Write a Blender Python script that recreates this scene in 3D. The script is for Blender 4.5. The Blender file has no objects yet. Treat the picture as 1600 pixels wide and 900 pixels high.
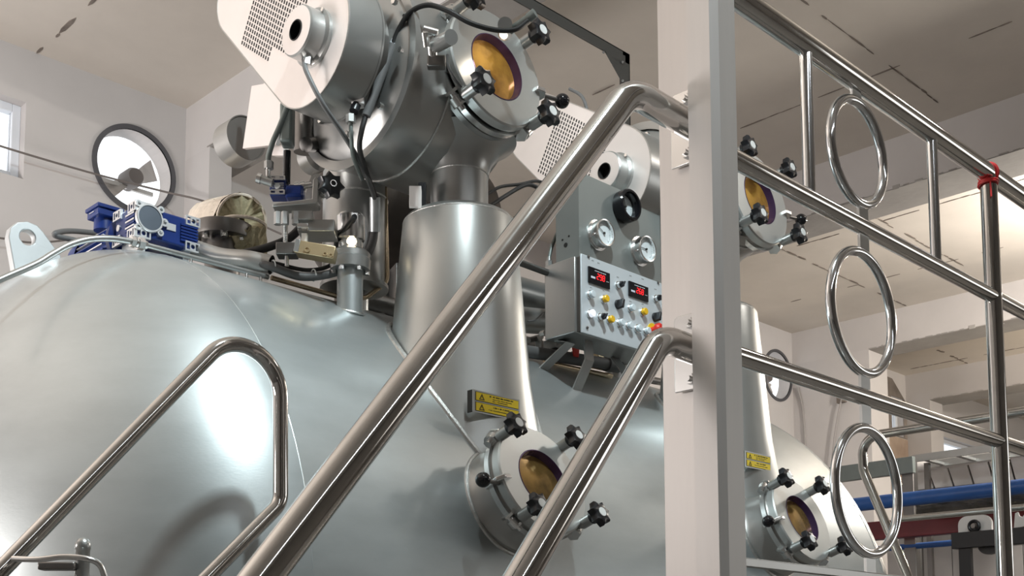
import bpy, bmesh, math, random
import numpy as np
from mathutils import Vector, Matrix
R_ = math.radians
random.seed(7)
SC = bpy.context.scene
COL = SC.collection
# ------------------------------------------------------------------ camera
F_PX, CX, CY = 1815.0, 755.0, 872.0
HEAD, PITCH = R_(46.1), R_(5.48)
cd = bpy.data.cameras.new('camera'); cam = bpy.data.objects.new('camera', cd); COL.objects.link(cam)
cd.sensor_width = 36.0; cd.lens = F_PX / 1600 * 36
cd.shift_x = (800 - CX) / 1600; cd.shift_y = (CY - 450) / 1600
cd.clip_start = 0.02; cd.clip_end = 200
cam.location = (0, 0, 0); cam.rotation_euler = (R_(90) + PITCH, 0, HEAD - R_(90))
SC.camera = cam
# ------------------------------------------------------------------ world and lights
W = bpy.data.worlds.new('sky'); SC.world = W; W.use_nodes = True
W.node_tree.nodes['Background'].inputs[0].default_value = (0.93, 0.97, 1.0, 1)
W.node_tree.nodes['Background'].inputs[1].default_value = 1.5

def area(name, loc, target, sx, sy, power, color):
    l = bpy.data.lights.new(name, 'AREA'); l.shape = 'RECTANGLE'; l.size = sx; l.size_y = sy
    l.energy = power; l.color = color
    o = bpy.data.objects.new(name, l); COL.objects.link(o); o.location = loc
    o.rotation_euler = (Vector(target) - Vector(loc)).to_track_quat('-Z', 'Y').to_euler()
    return o
area('hall_lamp', (1.43, 0.75, 3.4), (1.75, 2.3, 0.4), 0.13, 0.20, 118, (0.85, 0.97, 1.0))
area('tube_lamp_hall', (1.5, -2.6, 3.3), (1.5, 0.5, 0.3), 5.0, 0.10, 16, (0.93, 0.97, 1.0))  # added strip light behind the camera, draws bright lines on polished tubes
area('window_daylight_far', (12.5, -4.85, 1.7), (12, 4, 2), 6.0, 2.4, 60, (1.0, 0.95, 0.88))  # added fill light at the unseen opening in the front wall
def point_fill(name, loc, power, color, r=0.12):
    l = bpy.data.lights.new(name, 'POINT'); l.energy = power; l.color = color; l.shadow_soft_size = r
    o = bpy.data.objects.new(name, l); COL.objects.link(o); o.location = loc
area('floor_uplight_near', (-1.7, 4.4, 0.6), (-0.2, 4.9, 3.2), 1.4, 1.4, 232, (1.0, 0.94, 0.91))  # added out of view to brighten the left wall and ceiling
point_fill('pendant_lamp_far', (9.2, 2.3, 2.75), 340, (1.0, 0.93, 0.84))  # added fill without a fixture, brightens the far bay
point_fill('pendant_lamp_end', (12.9, 3.3, 2.3), 110, (1.0, 0.86, 0.68))  # added warm fill without a fixture for the last bay
point_fill('pendant_lamp_middle', (5.0, 0.8, 3.0), 22, (1.0, 0.93, 0.86))  # added weak fill without a fixture for ceiling and beam faces
SC.view_settings.view_transform = 'Standard'; SC.view_settings.look = 'None'
SC.view_settings.gamma = 1.0; SC.view_settings.use_curve_mapping = False
SC.view_settings.exposure = 0.0

# ------------------------------------------------------------------ measuring helpers
_fw = np.array([math.cos(HEAD) * math.cos(PITCH), math.sin(HEAD) * math.cos(PITCH), math.sin(PITCH)])
_rt = np.array([math.sin(HEAD), -math.cos(HEAD), 0.0]); _up = np.cross(_rt, _fw)
def ray(x, y): return _fw + _rt * (x - CX) / F_PX + _up * (CY - y) / F_PX
def aX(x, y, X): r = ray(x, y); return Vector(r * X / r[0])
def aY(x, y, Y): r = ray(x, y); return Vector(r * Y / r[1])
def aZ(x, y, Z): r = ray(x, y); return Vector(r * Z / r[2])
VR, VXS, VYC, VZC, VXE = 1.1, 1.52, 3.22, 0.102, 4.22     # the vessel: radius, seam, axis, far seam
def ves(x, y, lift=0.0):
    R = VR + lift; d = ray(x, y); o = -np.array([0, VYC, VZC]); e = d * np.array([0, 1, 1])
    a = e @ e; b = e @ o; c = o @ o - R * R
    return Vector(d * ((-b - math.sqrt(max(0, b * b - a * c))) / a))
def ves_z(y, lift=0.0):
    return VZC + math.sqrt(max(0.0, (VR + lift) ** 2 - (y - VYC) ** 2))

# ------------------------------------------------------------------ materials
MATS = {}
def mat(name, col, metal=0.0, rough=0.5, noise=0.0, nscale=6.0, bump=0.0, bscale=60.0, rvar=0.0, stretch=(1, 1, 1),
        emit=None, estr=0.0, trans=0.0, col2=None, coat=0.0, coatr=0.1, ior=None):
    if name in MATS: return MATS[name]
    m = bpy.data.materials.new(name); m.use_nodes = True; nt = m.node_tree; N = nt.nodes; L = nt.links
    b = N['Principled BSDF']
    b.inputs['Base Color'].default_value = (*col, 1); b.inputs['Metallic'].default_value = metal
    b.inputs['Roughness'].default_value = rough
    if trans: b.inputs['Transmission Weight'].default_value = trans
    if ior: b.inputs['IOR'].default_value = ior
    if coat: b.inputs['Coat Weight'].default_value = coat; b.inputs['Coat Roughness'].default_value = coatr
    if emit:
        b.inputs['Emission Color'].default_value = (*emit, 1); b.inputs['Emission Strength'].default_value = estr
    if noise or bump or rvar or col2:
        tc = N.new('ShaderNodeTexCoord'); mp = N.new('ShaderNodeMapping'); mp.inputs['Scale'].default_value = stretch
        L.new(tc.outputs['Object'], mp.inputs['Vector'])
        nz = N.new('ShaderNodeTexNoise'); nz.inputs['Scale'].default_value = nscale; nz.inputs['Detail'].default_value = 6
        nz.inputs['Roughness'].default_value = 0.62
        L.new(mp.outputs[0], nz.inputs['Vector'])
        if noise or col2:
            rp = N.new('ShaderNodeValToRGB'); e = rp.color_ramp.elements
            e[0].position = 0.32; e[1].position = 0.68
            c2 = col2 or tuple(max(0, c * (1 - noise)) for c in col)
            e[0].color = (*c2, 1); e[1].color = (*col, 1)
            L.new(nz.outputs['Fac'], rp.inputs[0]); L.new(rp.outputs[0], b.inputs['Base Color'])
        if rvar:
            mr = N.new('ShaderNodeMapRange'); mr.inputs['To Min'].default_value = rough - rvar; mr.inputs['To Max'].default_value = rough + rvar
            L.new(nz.outputs['Fac'], mr.inputs['Value']); L.new(mr.outputs[0], b.inputs['Roughness'])
        if bump:
            n2 = N.new('ShaderNodeTexNoise'); n2.inputs['Scale'].default_value = bscale; n2.inputs['Detail'].default_value = 4
            L.new(mp.outputs[0], n2.inputs['Vector'])
            bp = N.new('ShaderNodeBump'); bp.inputs['Strength'].default_value = bump; bp.inputs['Distance'].default_value = 0.004
            L.new(n2.outputs['Fac'], bp.inputs['Height']); L.new(bp.outputs[0], b.inputs['Normal'])
    MATS[name] = m; return m
VESSEL = mat('satin_steel', (0.51, 0.55, 0.555), 0.70, 0.41, noise=0.20, nscale=1.6, rvar=0.05, bump=0.03, bscale=90, stretch=(1, 1, 3), coat=0.55, coatr=0.17)
RINGPL = mat('turned_steel', (0.58, 0.60, 0.59), 0.65, 0.34, noise=0.06, nscale=6)
SATIN = mat('brushed_steel', (0.45, 0.455, 0.445), 0.78, 0.32, noise=0.08, nscale=5, rvar=0.05)
SHEET = mat('bead_blasted_sheet', (0.84, 0.79, 0.765), 0.55, 0.48, noise=0.05, nscale=4, rvar=0.03)
PANELM = mat('blasted_panel', (0.26, 0.28, 0.272), 0.5, 0.48, noise=0.05, nscale=6)
BOXM = mat('painted_grey_face', (0.64, 0.70, 0.74), 0.35, 0.5, noise=0.04, nscale=8)
POLISH = mat('polished_tube', (0.66, 0.65, 0.63), 1, 0.085, noise=0.12, nscale=9, rvar=0.04, stretch=(1, 1, 1))
RINGM = mat('polished_ring', (0.80, 0.81, 0.82), 1, 0.13, noise=0.05, nscale=12, rvar=0.04)
DARKST = mat('dark_steel', (0.24, 0.23, 0.22), 1, 0.38, noise=0.15, nscale=6)
BRASSY = mat('heat_tinted_tube', (0.66, 0.52, 0.36), 1, 0.25, noise=0.2, nscale=5)  # brass pipes; on the thin conduit it stands in for a coppery reflection
NECKM = mat('satin_neck', (0.59, 0.61, 0.60), 0.85, 0.34, noise=0.08, nscale=3, rvar=0.04)
WELD = mat('weld_bead', (0.74, 0.74, 0.72), 1, 0.42, noise=0.25, nscale=60, bump=0.5, bscale=160)
CHROME = mat('bright_fitting', (0.80, 0.80, 0.79), 1, 0.25)
BLACK = mat('black_plastic', (0.012, 0.013, 0.016), 0, 0.36, noise=0.2, nscale=20)
BLACKG = mat('black_gloss', (0.008, 0.008, 0.010), 0, 0.12)
RUBBER = mat('cable_sheath_black', (0.018, 0.018, 0.018), 0, 0.55)
HXM = mat('sooty_steel', (0.10, 0.085, 0.075), 0.9, 0.42, noise=0.25, nscale=4)  # very dark brown steel, slightly mottled
FRAMEM = mat('dark_frame_paint', (0.075, 0.075, 0.072), 0.2, 0.5, noise=0.15, nscale=7)
RUBBERG = mat('cable_sheath_grey', (0.13, 0.13, 0.13), 0, 0.5)
WHITE = mat('white_cap', (0.78, 0.79, 0.78), 0, 0.45)
HOLE = mat('dark_slot', (0.015, 0.013, 0.012), 0, 0.9)
BLUE = mat('blue_enamel', (0.008, 0.030, 0.17), 0, 0.32, noise=0.25, nscale=9)
ALU = mat('bare_aluminium', (0.76, 0.77, 0.78), 1, 0.42)
NAVYC = mat('grey_cover', (0.10, 0.12, 0.15), 0.2, 0.5, noise=0.1, nscale=20)
GALV = mat('galvanised_plate', (0.66, 0.69, 0.70), 0.7, 0.42, noise=0.1, nscale=7)
AMBER = mat('amber_sight_glass', (0.90, 0.50, 0.10), 0.5, 0.14, col2=(0.30, 0.15, 0.04), nscale=9.0)  # own amber mottle, brightened in colour for the lamp-lit interior
AMBERD = mat('amber_sight_glass_dull', (0.50, 0.31, 0.10), 0.6, 0.13, col2=(0.07, 0.055, 0.035), nscale=7.0)  # darker amber copy, reflected light and dark put into the colour
VIOLET = mat('violet_coating', (0.10, 0.06, 0.14), 0.6, 0.18)
BRASSB = mat('brass_block', (0.72, 0.58, 0.36), 1, 0.38, noise=0.1, nscale=9)
WOOL = mat('mineral_wool', (0.46, 0.41, 0.27), 0, 0.95, col2=(0.23, 0.20, 0.12), nscale=22, bump=1.0, bscale=70)
WOOLP = mat('wool_paper_face', (0.72, 0.64, 0.54), 0, 0.85, noise=0.25, nscale=30, bump=1.0, bscale=60)
YEL = mat('sign_yellow', (0.86, 0.62, 0.01), 0, 0.35)
YBTN = mat('yellow_button', (0.88, 0.52, 0.01), 0, 0.3)
WBTN = mat('white_button', (0.68, 0.76, 0.80), 0, 0.3)
WLIT = mat('lit_button', (0.9, 0.92, 1.0), 0, 0.3, emit=(0.85, 0.9, 1.0), estr=.7)
INK = mat('ink_black', (0.02, 0.018, 0.015), 0, 0.6)
REDLED = mat('red_led', (0.5, 0.0, 0.0), 0, 0.4, emit=(1.0, 0.02, 0.03), estr=1.1)
RED = mat('red_plastic', (0.72, 0.03, 0.02), 0, 0.35)
DIAL = mat('dial_white', (0.72, 0.78, 0.80), 0, 0.4)
PALE = mat('pale_print', (0.72, 0.74, 0.84), 0, 0.5)
LAMPG = mat('lamp_glow', (1, 0.9, 0.75), 0, 0.4, emit=(1.0, 0.80, 0.52), estr=5.0)
PLASTER = mat('wall_plaster', (0.59, 0.565, 0.555), 0, 0.9, noise=0.10, nscale=1.1, bump=0.15, bscale=14)
CEILM = mat('ceiling_plaster', (0.66, 0.61, 0.55), 0, 0.92, noise=0.14, nscale=0.9, bump=0.2, bscale=10)
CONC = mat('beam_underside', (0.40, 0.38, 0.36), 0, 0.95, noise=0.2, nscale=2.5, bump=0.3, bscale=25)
DIRTY = mat('soot_plaster', (0.46, 0.36, 0.28), 0, 0.9, col2=(0.24, 0.17, 0.13), nscale=1.6, bump=0.2)
CRACK = mat('crack_filler', (0.26, 0.22, 0.19), 0, 0.95, noise=0.5, nscale=9)
FLOORM = mat('floor_concrete', (0.20, 0.19, 0.18), 0, 0.6, noise=0.3, nscale=2)
TILE = mat('grey_tile', (0.38, 0.36, 0.35), 0, 0.4, noise=0.1, nscale=3)
BLUEP = mat('blue_pipe_paint', (0.03, 0.11, 0.36), 0, 0.28, noise=0.2, nscale=5)
REDP = mat('maroon_paint', (0.16, 0.015, 0.02), 0, 0.4, noise=0.2, nscale=5)
WHITEP = mat('white_panel', (0.84, 0.82, 0.80), 0, 0.55, noise=0.08, nscale=4)
PVC = mat('window_pvc', (0.72, 0.75, 0.80), 0, 0.4)
GLASS = mat('clear_glass', (1, 1, 1), 0, 0.02, trans=1.0, ior=1.1)
REDT = mat('red_tape', (0.55, 0.03, 0.03), 0, 0.5)
GREYP = mat('grey_gearcase', (0.20, 0.23, 0.22), 0.3, 0.45, noise=0.1, nscale=9)
POSTM = mat('blasted_post', (0.74, 0.71, 0.685), 0.5, 0.5, noise=0.06, nscale=3, rvar=0.03, stretch=(8, 8, 0.6))

# ------------------------------------------------------------------ mesh helpers
def org(o):
    v = Vector((0, 0, 0))
    while o: v += o.location; o = o.parent
    return v
def frame(d):
    d = Vector(d).normalized(); t = Vector((0, 0, 1)) if abs(d.z) < 0.9 else Vector((1, 0, 0))
    u = t.cross(d).normalized(); return u, d.cross(u), d
class MB:
    def __init__(s): s.v = []; s.f = []
    def add(s, vs, fs):
        n = len(s.v); s.v += [tuple(x) for x in vs]; s.f += [[i + n for i in f] for f in fs]; return s
    def box(s, c, size, M=None):
        c = Vector(c); hx, hy, hz = [q / 2 for q in size]
        P = [Vector((x, y, z)) for x in (-hx, hx) for y in (-hy, hy) for z in (-hz, hz)]
        if M is not None: P = [M @ p for p in P]
        return s.add([p + c for p in P], [(0, 1, 3, 2), (4, 6, 7, 5), (0, 4, 5, 1), (2, 3, 7, 6), (0, 2, 6, 4), (1, 5, 7, 3)])
    def bb(s, a, b):
        a = Vector(a); b = Vector(b); return s.box((a + b) / 2, [abs(q) for q in (b - a)])
    def lathe(s, prof, o, d, n=32, a0=0.0, a1=None, caps=True):
        """prof: list of (t along axis, radius)"""
        u, v, w = frame(d); o = Vector(o); full = a1 is None; a1 = a0 + 2 * math.pi if full else a1
        m = n if full else n + 1; V = []; Fc = []
        for t, r in prof:
            for i in range(m):
                a = a0 + (a1 - a0) * i / n; V.append(o + w * t + (u * math.cos(a) + v * math.sin(a)) * r)
        for k in range(len(prof) - 1):
            for i in range(n):
                j = (i + 1) % m; Fc.append((k * m + i, k * m + j, (k + 1) * m + j, (k + 1) * m + i))
        if caps and full:
            if prof[0][1] > 1e-6: Fc.append(tuple(reversed(range(m))))
            if prof[-1][1] > 1e-6: Fc.append(tuple((len(prof) - 1) * m + i for i in range(m)))
        return s.add(V, Fc)
    def cyl(s, a, b, r, r2=None, n=24):
        a = Vector(a); b = Vector(b); return s.lathe([(0, r), ((b - a).length, r if r2 is None else r2)], a, b - a, n)
    def sphere(s, c, r, n=20):
        k = n // 2; return s.lathe([(-r * math.cos(math.pi * i / k), max(1e-5, r * math.sin(math.pi * i / k))) for i in range(k + 1)], c, (0, 0, 1), n, caps=False)
    def torus(s, c, axis, R, r, n=48, m=12):
        u, v, w = frame(axis); c = Vector(c); V = []; Fc = []
        for i in range(n):
            a = 2 * math.pi * i / n; e = u * math.cos(a) + v * math.sin(a)
            for j in range(m):
                b = 2 * math.pi * j / m; V.append(c + e * (R + r * math.cos(b)) + w * r * math.sin(b))
        for i in range(n):
            for j in range(m):
                Fc.append((i * m + j, ((i + 1) % n) * m + j, ((i + 1) % n) * m + (j + 1) % m, i * m + (j + 1) % m))
        return s.add(V, Fc)
    def tube(s, path, r, n=12, closed=False, caps=True):
        P = [Vector(p) for p in path]; N = len(P); T = []
        for i in range(N):
            a = P[(i - 1) % N] if (closed or i > 0) else P[i]; b = P[(i + 1) % N] if (closed or i < N - 1) else P[i]
            T.append((b - a).normalized())
        u, v, _ = frame(T[0]); V = []; Fc = []
        for i in range(N):
            u = (u - T[i] * u.dot(T[i])).normalized(); v = T[i].cross(u)
            rr = r[i] if isinstance(r, (list, tuple)) else r
            V += [P[i] + (u * math.cos(2 * math.pi * k / n) + v * math.sin(2 * math.pi * k / n)) * rr for k in range(n)]
        for i in range(N if closed else N - 1):
            j = (i + 1) % N
            for k in range(n): Fc.append((i * n + k, i * n + (k + 1) % n, j * n + (k + 1) % n, j * n + k))
        if caps and not closed:
            Fc.append(tuple(reversed(range(n)))); Fc.append(tuple((N - 1) * n + k for k in range(n)))
        return s.add(V, Fc)
    def plate(s, outline, th, o, ux, uy, holes=()):
        """flat plate: outline and holes are 2D loops; extruded along ux x uy by th"""
        o = Vector(o); ux = Vector(ux).normalized(); uy = Vector(uy); uy = (uy - ux * uy.dot(ux)).normalized(); w = ux.cross(uy)
        bm = bmesh.new()
        for lp in [outline] + list(holes):
            vs = [bm.verts.new(o + ux * p[0] + uy * p[1]) for p in lp]
            for i in range(len(vs)): bm.edges.new((vs[i], vs[(i + 1) % len(vs)]))
        if holes: bmesh.ops.triangle_fill(bm, use_beauty=True, use_dissolve=False, edges=bm.edges[:], normal=w)
        else: bm.faces.new(bm.verts[:])
        g = bmesh.ops.extrude_face_region(bm, geom=bm.faces[:])
        bmesh.ops.translate(bm, verts=[e for e in g['geom'] if isinstance(e, bmesh.types.BMVert)], vec=w * th)
        bmesh.ops.recalc_face_normals(bm, faces=bm.faces[:])
        bm.verts.index_update()
        s.add([v.co.copy() for v in bm.verts], [[v.index for v in f.verts] for f in bm.faces]); bm.free(); return s
    def xf(s, M):
        s.v = [tuple(M @ Vector(p)) for p in s.v]; return s
    def build(s, name, m, parent=None, ang=35, bevel=0.0, label=None, kind=None, loc=None):
        me = bpy.data.meshes.new(name)
        if parent is None:
            if loc is None:
                A = np.array(s.v); mn, mx = A.min(0), A.max(0); loc = Vector(((mn[0] + mx[0]) / 2, (mn[1] + mx[1]) / 2, mn[2]))
            L0 = Vector(loc)
        else: L0 = org(parent)
        me.from_pydata([tuple(Vector(p) - L0) for p in s.v], [], s.f)
        bm = bmesh.new(); bm.from_mesh(me); bmesh.ops.recalc_face_normals(bm, faces=bm.faces[:]); bm.to_mesh(me); bm.free()
        me.materials.append(m)
        if ang:
            me.shade_smooth(); me.set_sharp_from_angle(angle=R_(ang))
        o = bpy.data.objects.new(name, me); COL.objects.link(o)
        if parent is None: o.location = loc
        else: o.parent = parent
        if bevel:
            b = o.modifiers.new('edge', 'BEVEL'); b.width = bevel; b.segments = 2; b.limit_method = 'ANGLE'; b.angle_limit = R_(40)
        if label: o['label'] = label
        if kind: o['kind'] = kind
        return o
def tag(o, label, cat, group=None):
    o['label'] = label; o['category'] = cat
    if group: o['group'] = group
    return o
def thing(name, label, cat, loc, group=None):
    o = bpy.data.objects.new(name, None); o.empty_display_size = 0.05; COL.objects.link(o); o.location = loc
    return tag(o, label, cat, group)
def copy_tree(o, parent=None, share=True):
    c = o.copy(); COL.objects.link(c)
    if parent is not None: c.parent = parent
    for ch in list(o.children): copy_tree(ch, c)
    return c
def circ(cx, cy, r, n=32, a0=0.0, a1=2 * math.pi):
    full = abs(a1 - a0 - 2 * math.pi) < 1e-6; m = n if full else n + 1
    return [(cx + r * math.cos(a0 + (a1 - a0) * i / n), cy + r * math.sin(a0 + (a1 - a0) * i / n)) for i in range(m)]
def fillet(P, r, n=10):
    P = [Vector(p) for p in P]; out = [P[0]]
    for i in range(1, len(P) - 1):
        rr = r[i - 1] if isinstance(r, (list, tuple)) else r
        a = (P[i - 1] - P[i]); b = (P[i + 1] - P[i]); la, lb = a.length, b.length; a /= la; b /= lb
        ang = a.angle(b); t = min(rr / math.tan(ang / 2), la * 0.95, lb * 0.95); rr = t * math.tan(ang / 2)
        if rr < 1e-5 or ang > math.pi - 0.01: out.append(P[i]); continue
        c = P[i] + (a + b).normalized() * (rr / math.sin(ang / 2)); s0 = P[i] + a * t - c; s1 = P[i] + b * t - c
        tot = s0.angle(s1); ax = s0.cross(s1).normalized()
        for k in range(n + 1): out.append(c + Matrix.Rotation(tot * k / n, 3, ax) @ s0)
    return out + [P[-1]]
def spline(P, n=8):
    P = [Vector(p) for p in P]; Q = [2 * P[0] - P[1]] + P + [2 * P[-1] - P[-2]]; out = []
    for i in range(1, len(Q) - 2):
        for k in range(n):
            t = k / n; a, b, c, d = Q[i - 1], Q[i], Q[i + 1], Q[i + 2]
            out.append(0.5 * (2 * b + (c - a) * t + (2 * a - 5 * b + 4 * c - d) * t * t + (3 * b - a - 3 * c + d) * t ** 3))
    return out + [P[-1]]
def hexa(c, d, r, h):
    return MB().lathe([(0, r), (h, r)], c, d, 6)
def add_hex(mb, c, d, r, h): mb.lathe([(0, r), (h, r)], c, d, 6); return mb
Xv, Yv, Zv = Vector((1, 0, 0)), Vector((0, 1, 0)), Vector((0, 0, 1))
# ================================================================== SETTING
FLOOR, CEIL, WY, WX0, WY0, WX1 = -1.5, 3.60, 6.5, -4.5, -5.0, 19.0
def struct(o): o['kind'] = 'structure'; return o
struct(MB().bb((WX0 - .3, WY0 - .3, FLOOR - .15), (WX1, WY + .4, FLOOR)).build('floor', FLOORM, ang=0))
ceil_o = struct(MB().bb((WX0 - .3, WY0 - .3, CEIL), (WX1, WY + .4, CEIL + .2)).build('ceiling', CEILM, ang=0))
# slab joints of the ceiling, running with the beams: raised, crumbling filler strips
def crumble(P, w, seed, drop=0.004, gap=0.25):
    rn = random.Random(seed); mb = MB(); P = [Vector(p) for p in P]
    for a, b in zip(P, P[1:]):
        d = b - a; L = d.length; d /= L; sd = d.cross(Zv).normalized(); t = 0.0
        while t < L:
            l = rn.uniform(0.05, 0.22)
            if rn.random() > gap:
                ww = w * rn.uniform(0.35, 1.3); c = a + d * min(L, t + l / 2) + sd * rn.uniform(-w, w) * 0.5
                q = [c - d * l / 2, c - d * l / 4 + sd * ww / 2, c + d * l / 4 + sd * ww * .6, c + d * l / 2, c + d * l / 4 - sd * ww * .5, c - d * l / 4 - sd * ww * .6]
                mb.add([p + Zv * 0.002 for p in q] + [p - Zv * drop for p in q], [(0, 1, 2, 3, 4, 5), (11, 10, 9, 8, 7, 6)] + [(i, (i + 1) % 6, 6 + (i + 1) % 6, 6 + i) for i in range(6)])
            t += l
    return mb
jm = crumble([(2.62, WY, CEIL), (2.62, 0, CEIL)], .020, 3, gap=.3)
for x, y0, y1, w, g in ((5.35, 6.3, 3.9, .010, .6), (6.4, 6.3, 1, .008, .6), (8.6, 5.5, 2, .010, .5), (9.9, 6.3, 3, .010, .5), (12.3, 6.3, 4, .014, .4), (13.2, 6.3, 3.5, .014, .4)):
    c = crumble([(x, y0, CEIL), (x, y1, CEIL)], w, int(x * 10), gap=g); jm.add(c.v, c.f)
for y, x0, x1, w in ((5.2, 8.0, 10.8, .016), (4.3, 7.9, 10.0, .013), (3.1, 4.6, 7.2, .008), (4.6, 11.3, 13.4, .03), (5.7, 11.3, 13.4, .035)):
    c = crumble([(x0, y, CEIL), (x1, y, CEIL)], w, int(y * 31), gap=.25); jm.add(c.v, c.f)
jm.build('joint_filler', CRACK, parent=ceil_o, ang=0, kind='stuff')
# rear wall with real openings (two round fan openings, three windows)
FANX, FANZ, FANR = [aY(210, 265, WY).x, 10.56], aY(210, 265, WY).z, 0.25
w1 = aY(41, 160, WY); w1b = aY(41, 281, WY)
WINS = [(w1.x - 1.1, w1b.z, w1.x, w1.z)]
w2a = aY(1391, 618, WY); w2b = aY(1412, 684, WY); WINS.append((w2a.x, w2b.z, w2b.x, w2a.z))
w3a = aY(1493, 648, WY); WINS.append((14.35, 2.35, 17.2, 2.98))
holes = [circ(x, FANZ, FANR, 40) for x in FANX]
for a, b, c, d in WINS: holes.append([(a, b), (c, b), (c, d), (a, d)])
struct(MB().plate([(WX0, FLOOR), (WX1, FLOOR), (WX1, CEIL), (WX0, CEIL)], -0.14, (0, WY, 0), Xv, Zv, holes).build('wall_back', PLASTER, ang=0, loc=(7, WY, FLOOR)))
struct(MB().bb((WX1, WY0, FLOOR), (WX1 + .2, WY, CEIL)).build('wall_far', PLASTER, ang=0))
struct(MB().plate([(WY0, FLOOR), (WY, FLOOR), (WY, CEIL), (WY0, CEIL)], -0.25, (WX0, 0, 0), Yv, Zv).build('wall_near', PLASTER, ang=0, loc=(WX0, 0, FLOOR)))
DARKW = mat('bare_block_wall', (.20, .19, .18), 0, .95, noise=.3, nscale=2)  # unseen wall, colour darkened to cut fill and darken tube reflections
struct(MB().plate([(WX0, FLOOR), (WX1, FLOOR), (WX1, CEIL), (WX0, CEIL)], 0.25, (0, WY0, 0), Xv, Zv, [[(9.5, 1.0), (15.5, 1.0), (15.5, 2.9), (9.5, 2.9)]]).build('wall_front', DARKW, ang=0, loc=(7, WY0, FLOOR)))
# windows: frame and glass
for i, (a, b, c, d) in enumerate(WINS):
    fr = MB(); y0, y1 = WY + .07, WY + .13; t = .05
    fr.bb((a, y0, b), (a + t, y1, d)).bb((c - t, y0, b), (c, y1, d)).bb((a + t, y0, b), (c - t, y1, b + t)).bb((a + t, y0, d - t), (c - t, y1, d))
    if c - a > 1: fr.bb(((a + c) / 2 - t / 2, y0 + .01, b + t), ((a + c) / 2 + t / 2, y1 - .01, d - t))
    wo = struct(fr.build('window_%d' % (i + 1), PVC, ang=0, bevel=.004))
    MB().bb((a + t, y0 + .028, b + t), (c - t, y0 + .034, d - t)).build('pane', GLASS, parent=wo, ang=0)
# beams and columns
beams = [(3.60, .35, 3.25), (7.28, .40, 3.25), (10.86, .40, 3.25), (13.46, .40, 3.25)]
for x, w, z in beams:
    rn = random.Random(int(x * 7)); n = 90; y0, y1 = WY0, WY
    bo = MB().bb((x, y0, z), (x + w, y1, CEIL)).build('beam', PLASTER, ang=0); struct(bo)
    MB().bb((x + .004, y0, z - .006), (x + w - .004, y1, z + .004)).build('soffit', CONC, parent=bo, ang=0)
    rag = MB()                                                       # ragged plaster edge along the soffit
    y = -2.0
    while y < {3.60: 6.15, 10.86: 5.55, 13.46: 6.15}.get(x, WY):
        l = rn.uniform(.015, .10); h = rn.uniform(.002, .012) + (.03 * rn.random() if rn.random() < .2 else 0); rag.box((x - .001, y + l / 2, z + .002), (.008, l * .9, h)); y += l * rn.uniform(1.0, 2.6)
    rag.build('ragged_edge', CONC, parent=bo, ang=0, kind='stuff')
struct(MB().bb((3.60, 6.20, FLOOR), (3.76, WY, 3.25)).build('column', PLASTER, ang=0))
struct(MB().bb((10.86, 5.62, FLOOR), (11.24, WY, 3.25)).build('column', PLASTER, ang=0))
struct(MB().bb((13.46, 6.20, FLOOR), (13.80, WY, 3.25)).build('column', PLASTER, ang=0))
struct(MB().bb((11.26, WY - .012, 1.2), (13.45, WY - .002, WINS[1][1] - .02)).build('trim_1', DIRTY, ang=0))
z_lo, z_hi = WINS[1][1], WINS[1][3]
struct(MB().plate([(11.26, z_lo - .01), (13.45, z_lo - .01), (13.45, 3.25), (13.1, 3.5), (11.26, 3.56)], .010, (0, WY - .001, 0), Xv, Zv, [[(WINS[1][0], z_lo), (WINS[1][2], z_lo), (WINS[1][2], z_hi), (WINS[1][0], z_hi)]]).build('trim_2', mat('soot_stain', (.30, .26, .23), 0, .95, col2=(.10, .085, .075), nscale=1.3), ang=0))
# ================================================================== PRESSURE VESSEL
def ellipse_head(k, n=14): return [(-k * math.cos(math.pi / 2 * i / n), max(1e-4, math.sin(math.pi / 2 * i / n))) for i in range(n + 1)]
vs = thing('pressure_vessel', 'huge horizontal satin steel dyeing vessel with domed ends filling the scene', 'vessel', (VXS, VYC, FLOOR))
MB().lathe([(0, VR), (VXE - VXS, VR)], (VXS, VYC, VZC), Xv, 128, caps=False).build('shell', VESSEL, vs, ang=60)
MB().lathe([(t * VR, r * VR) for t, r in ellipse_head(.58, 24)], (VXS, VYC, VZC), Xv, 128, caps=False).build('dished_head', VESSEL, vs, ang=60, label='dished head on the near left end of the vessel')
MB().lathe([(-t * VR, r * VR) for t, r in reversed(ellipse_head(.34, 20))], (VXE, VYC, VZC), Xv, 128, caps=False).build('dished_head', VESSEL, vs, ang=60, label='dished head on the far end of the vessel')
for x in (VXS, VXE): MB().torus((x, VYC, VZC), Xv, VR - .0012, .0020, 160, 8).build('weld_seam', VESSEL, vs)
for x in (1.9, 3.9): MB().bb((x - .12, VYC - .7, FLOOR), (x + .12, VYC + .7, -.78)).build('saddle', DARKST, vs, bevel=.01)
NX, NY = 2.25, 2.44
def neck_r(z): return .166 + (1.31 - z) / .62 * .056
for i in range(2):
    nx = NX + 1.27 * i
    nk = MB().lathe([(0, .262), (.32, neck_r(.82)), (.5, neck_r(1.0)), (.80, neck_r(1.295)), (.808, neck_r(1.31) - .002), (.815, .158), (.82, .150), (.822, .086)], (nx, NY, .5), Zv, 72, caps=False).build('neck_cone', NECKM, vs, ang=40)
    MB().torus((nx, NY, 1.302), Zv, .162, .0055, 72, 8).build('rim', WELD, nk)
    P = []
    for k in range(96):
        a = 2 * math.pi * k / 96; z = .8
        for _ in range(6): r = neck_r(z) + .012; z = ves_z(NY + r * math.sin(a))
        P.append((nx + r * math.cos(a), NY + r * math.sin(a), z))
    MB().tube(P, .009, 8, closed=True).build('weld_bead', WELD, nk)
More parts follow.
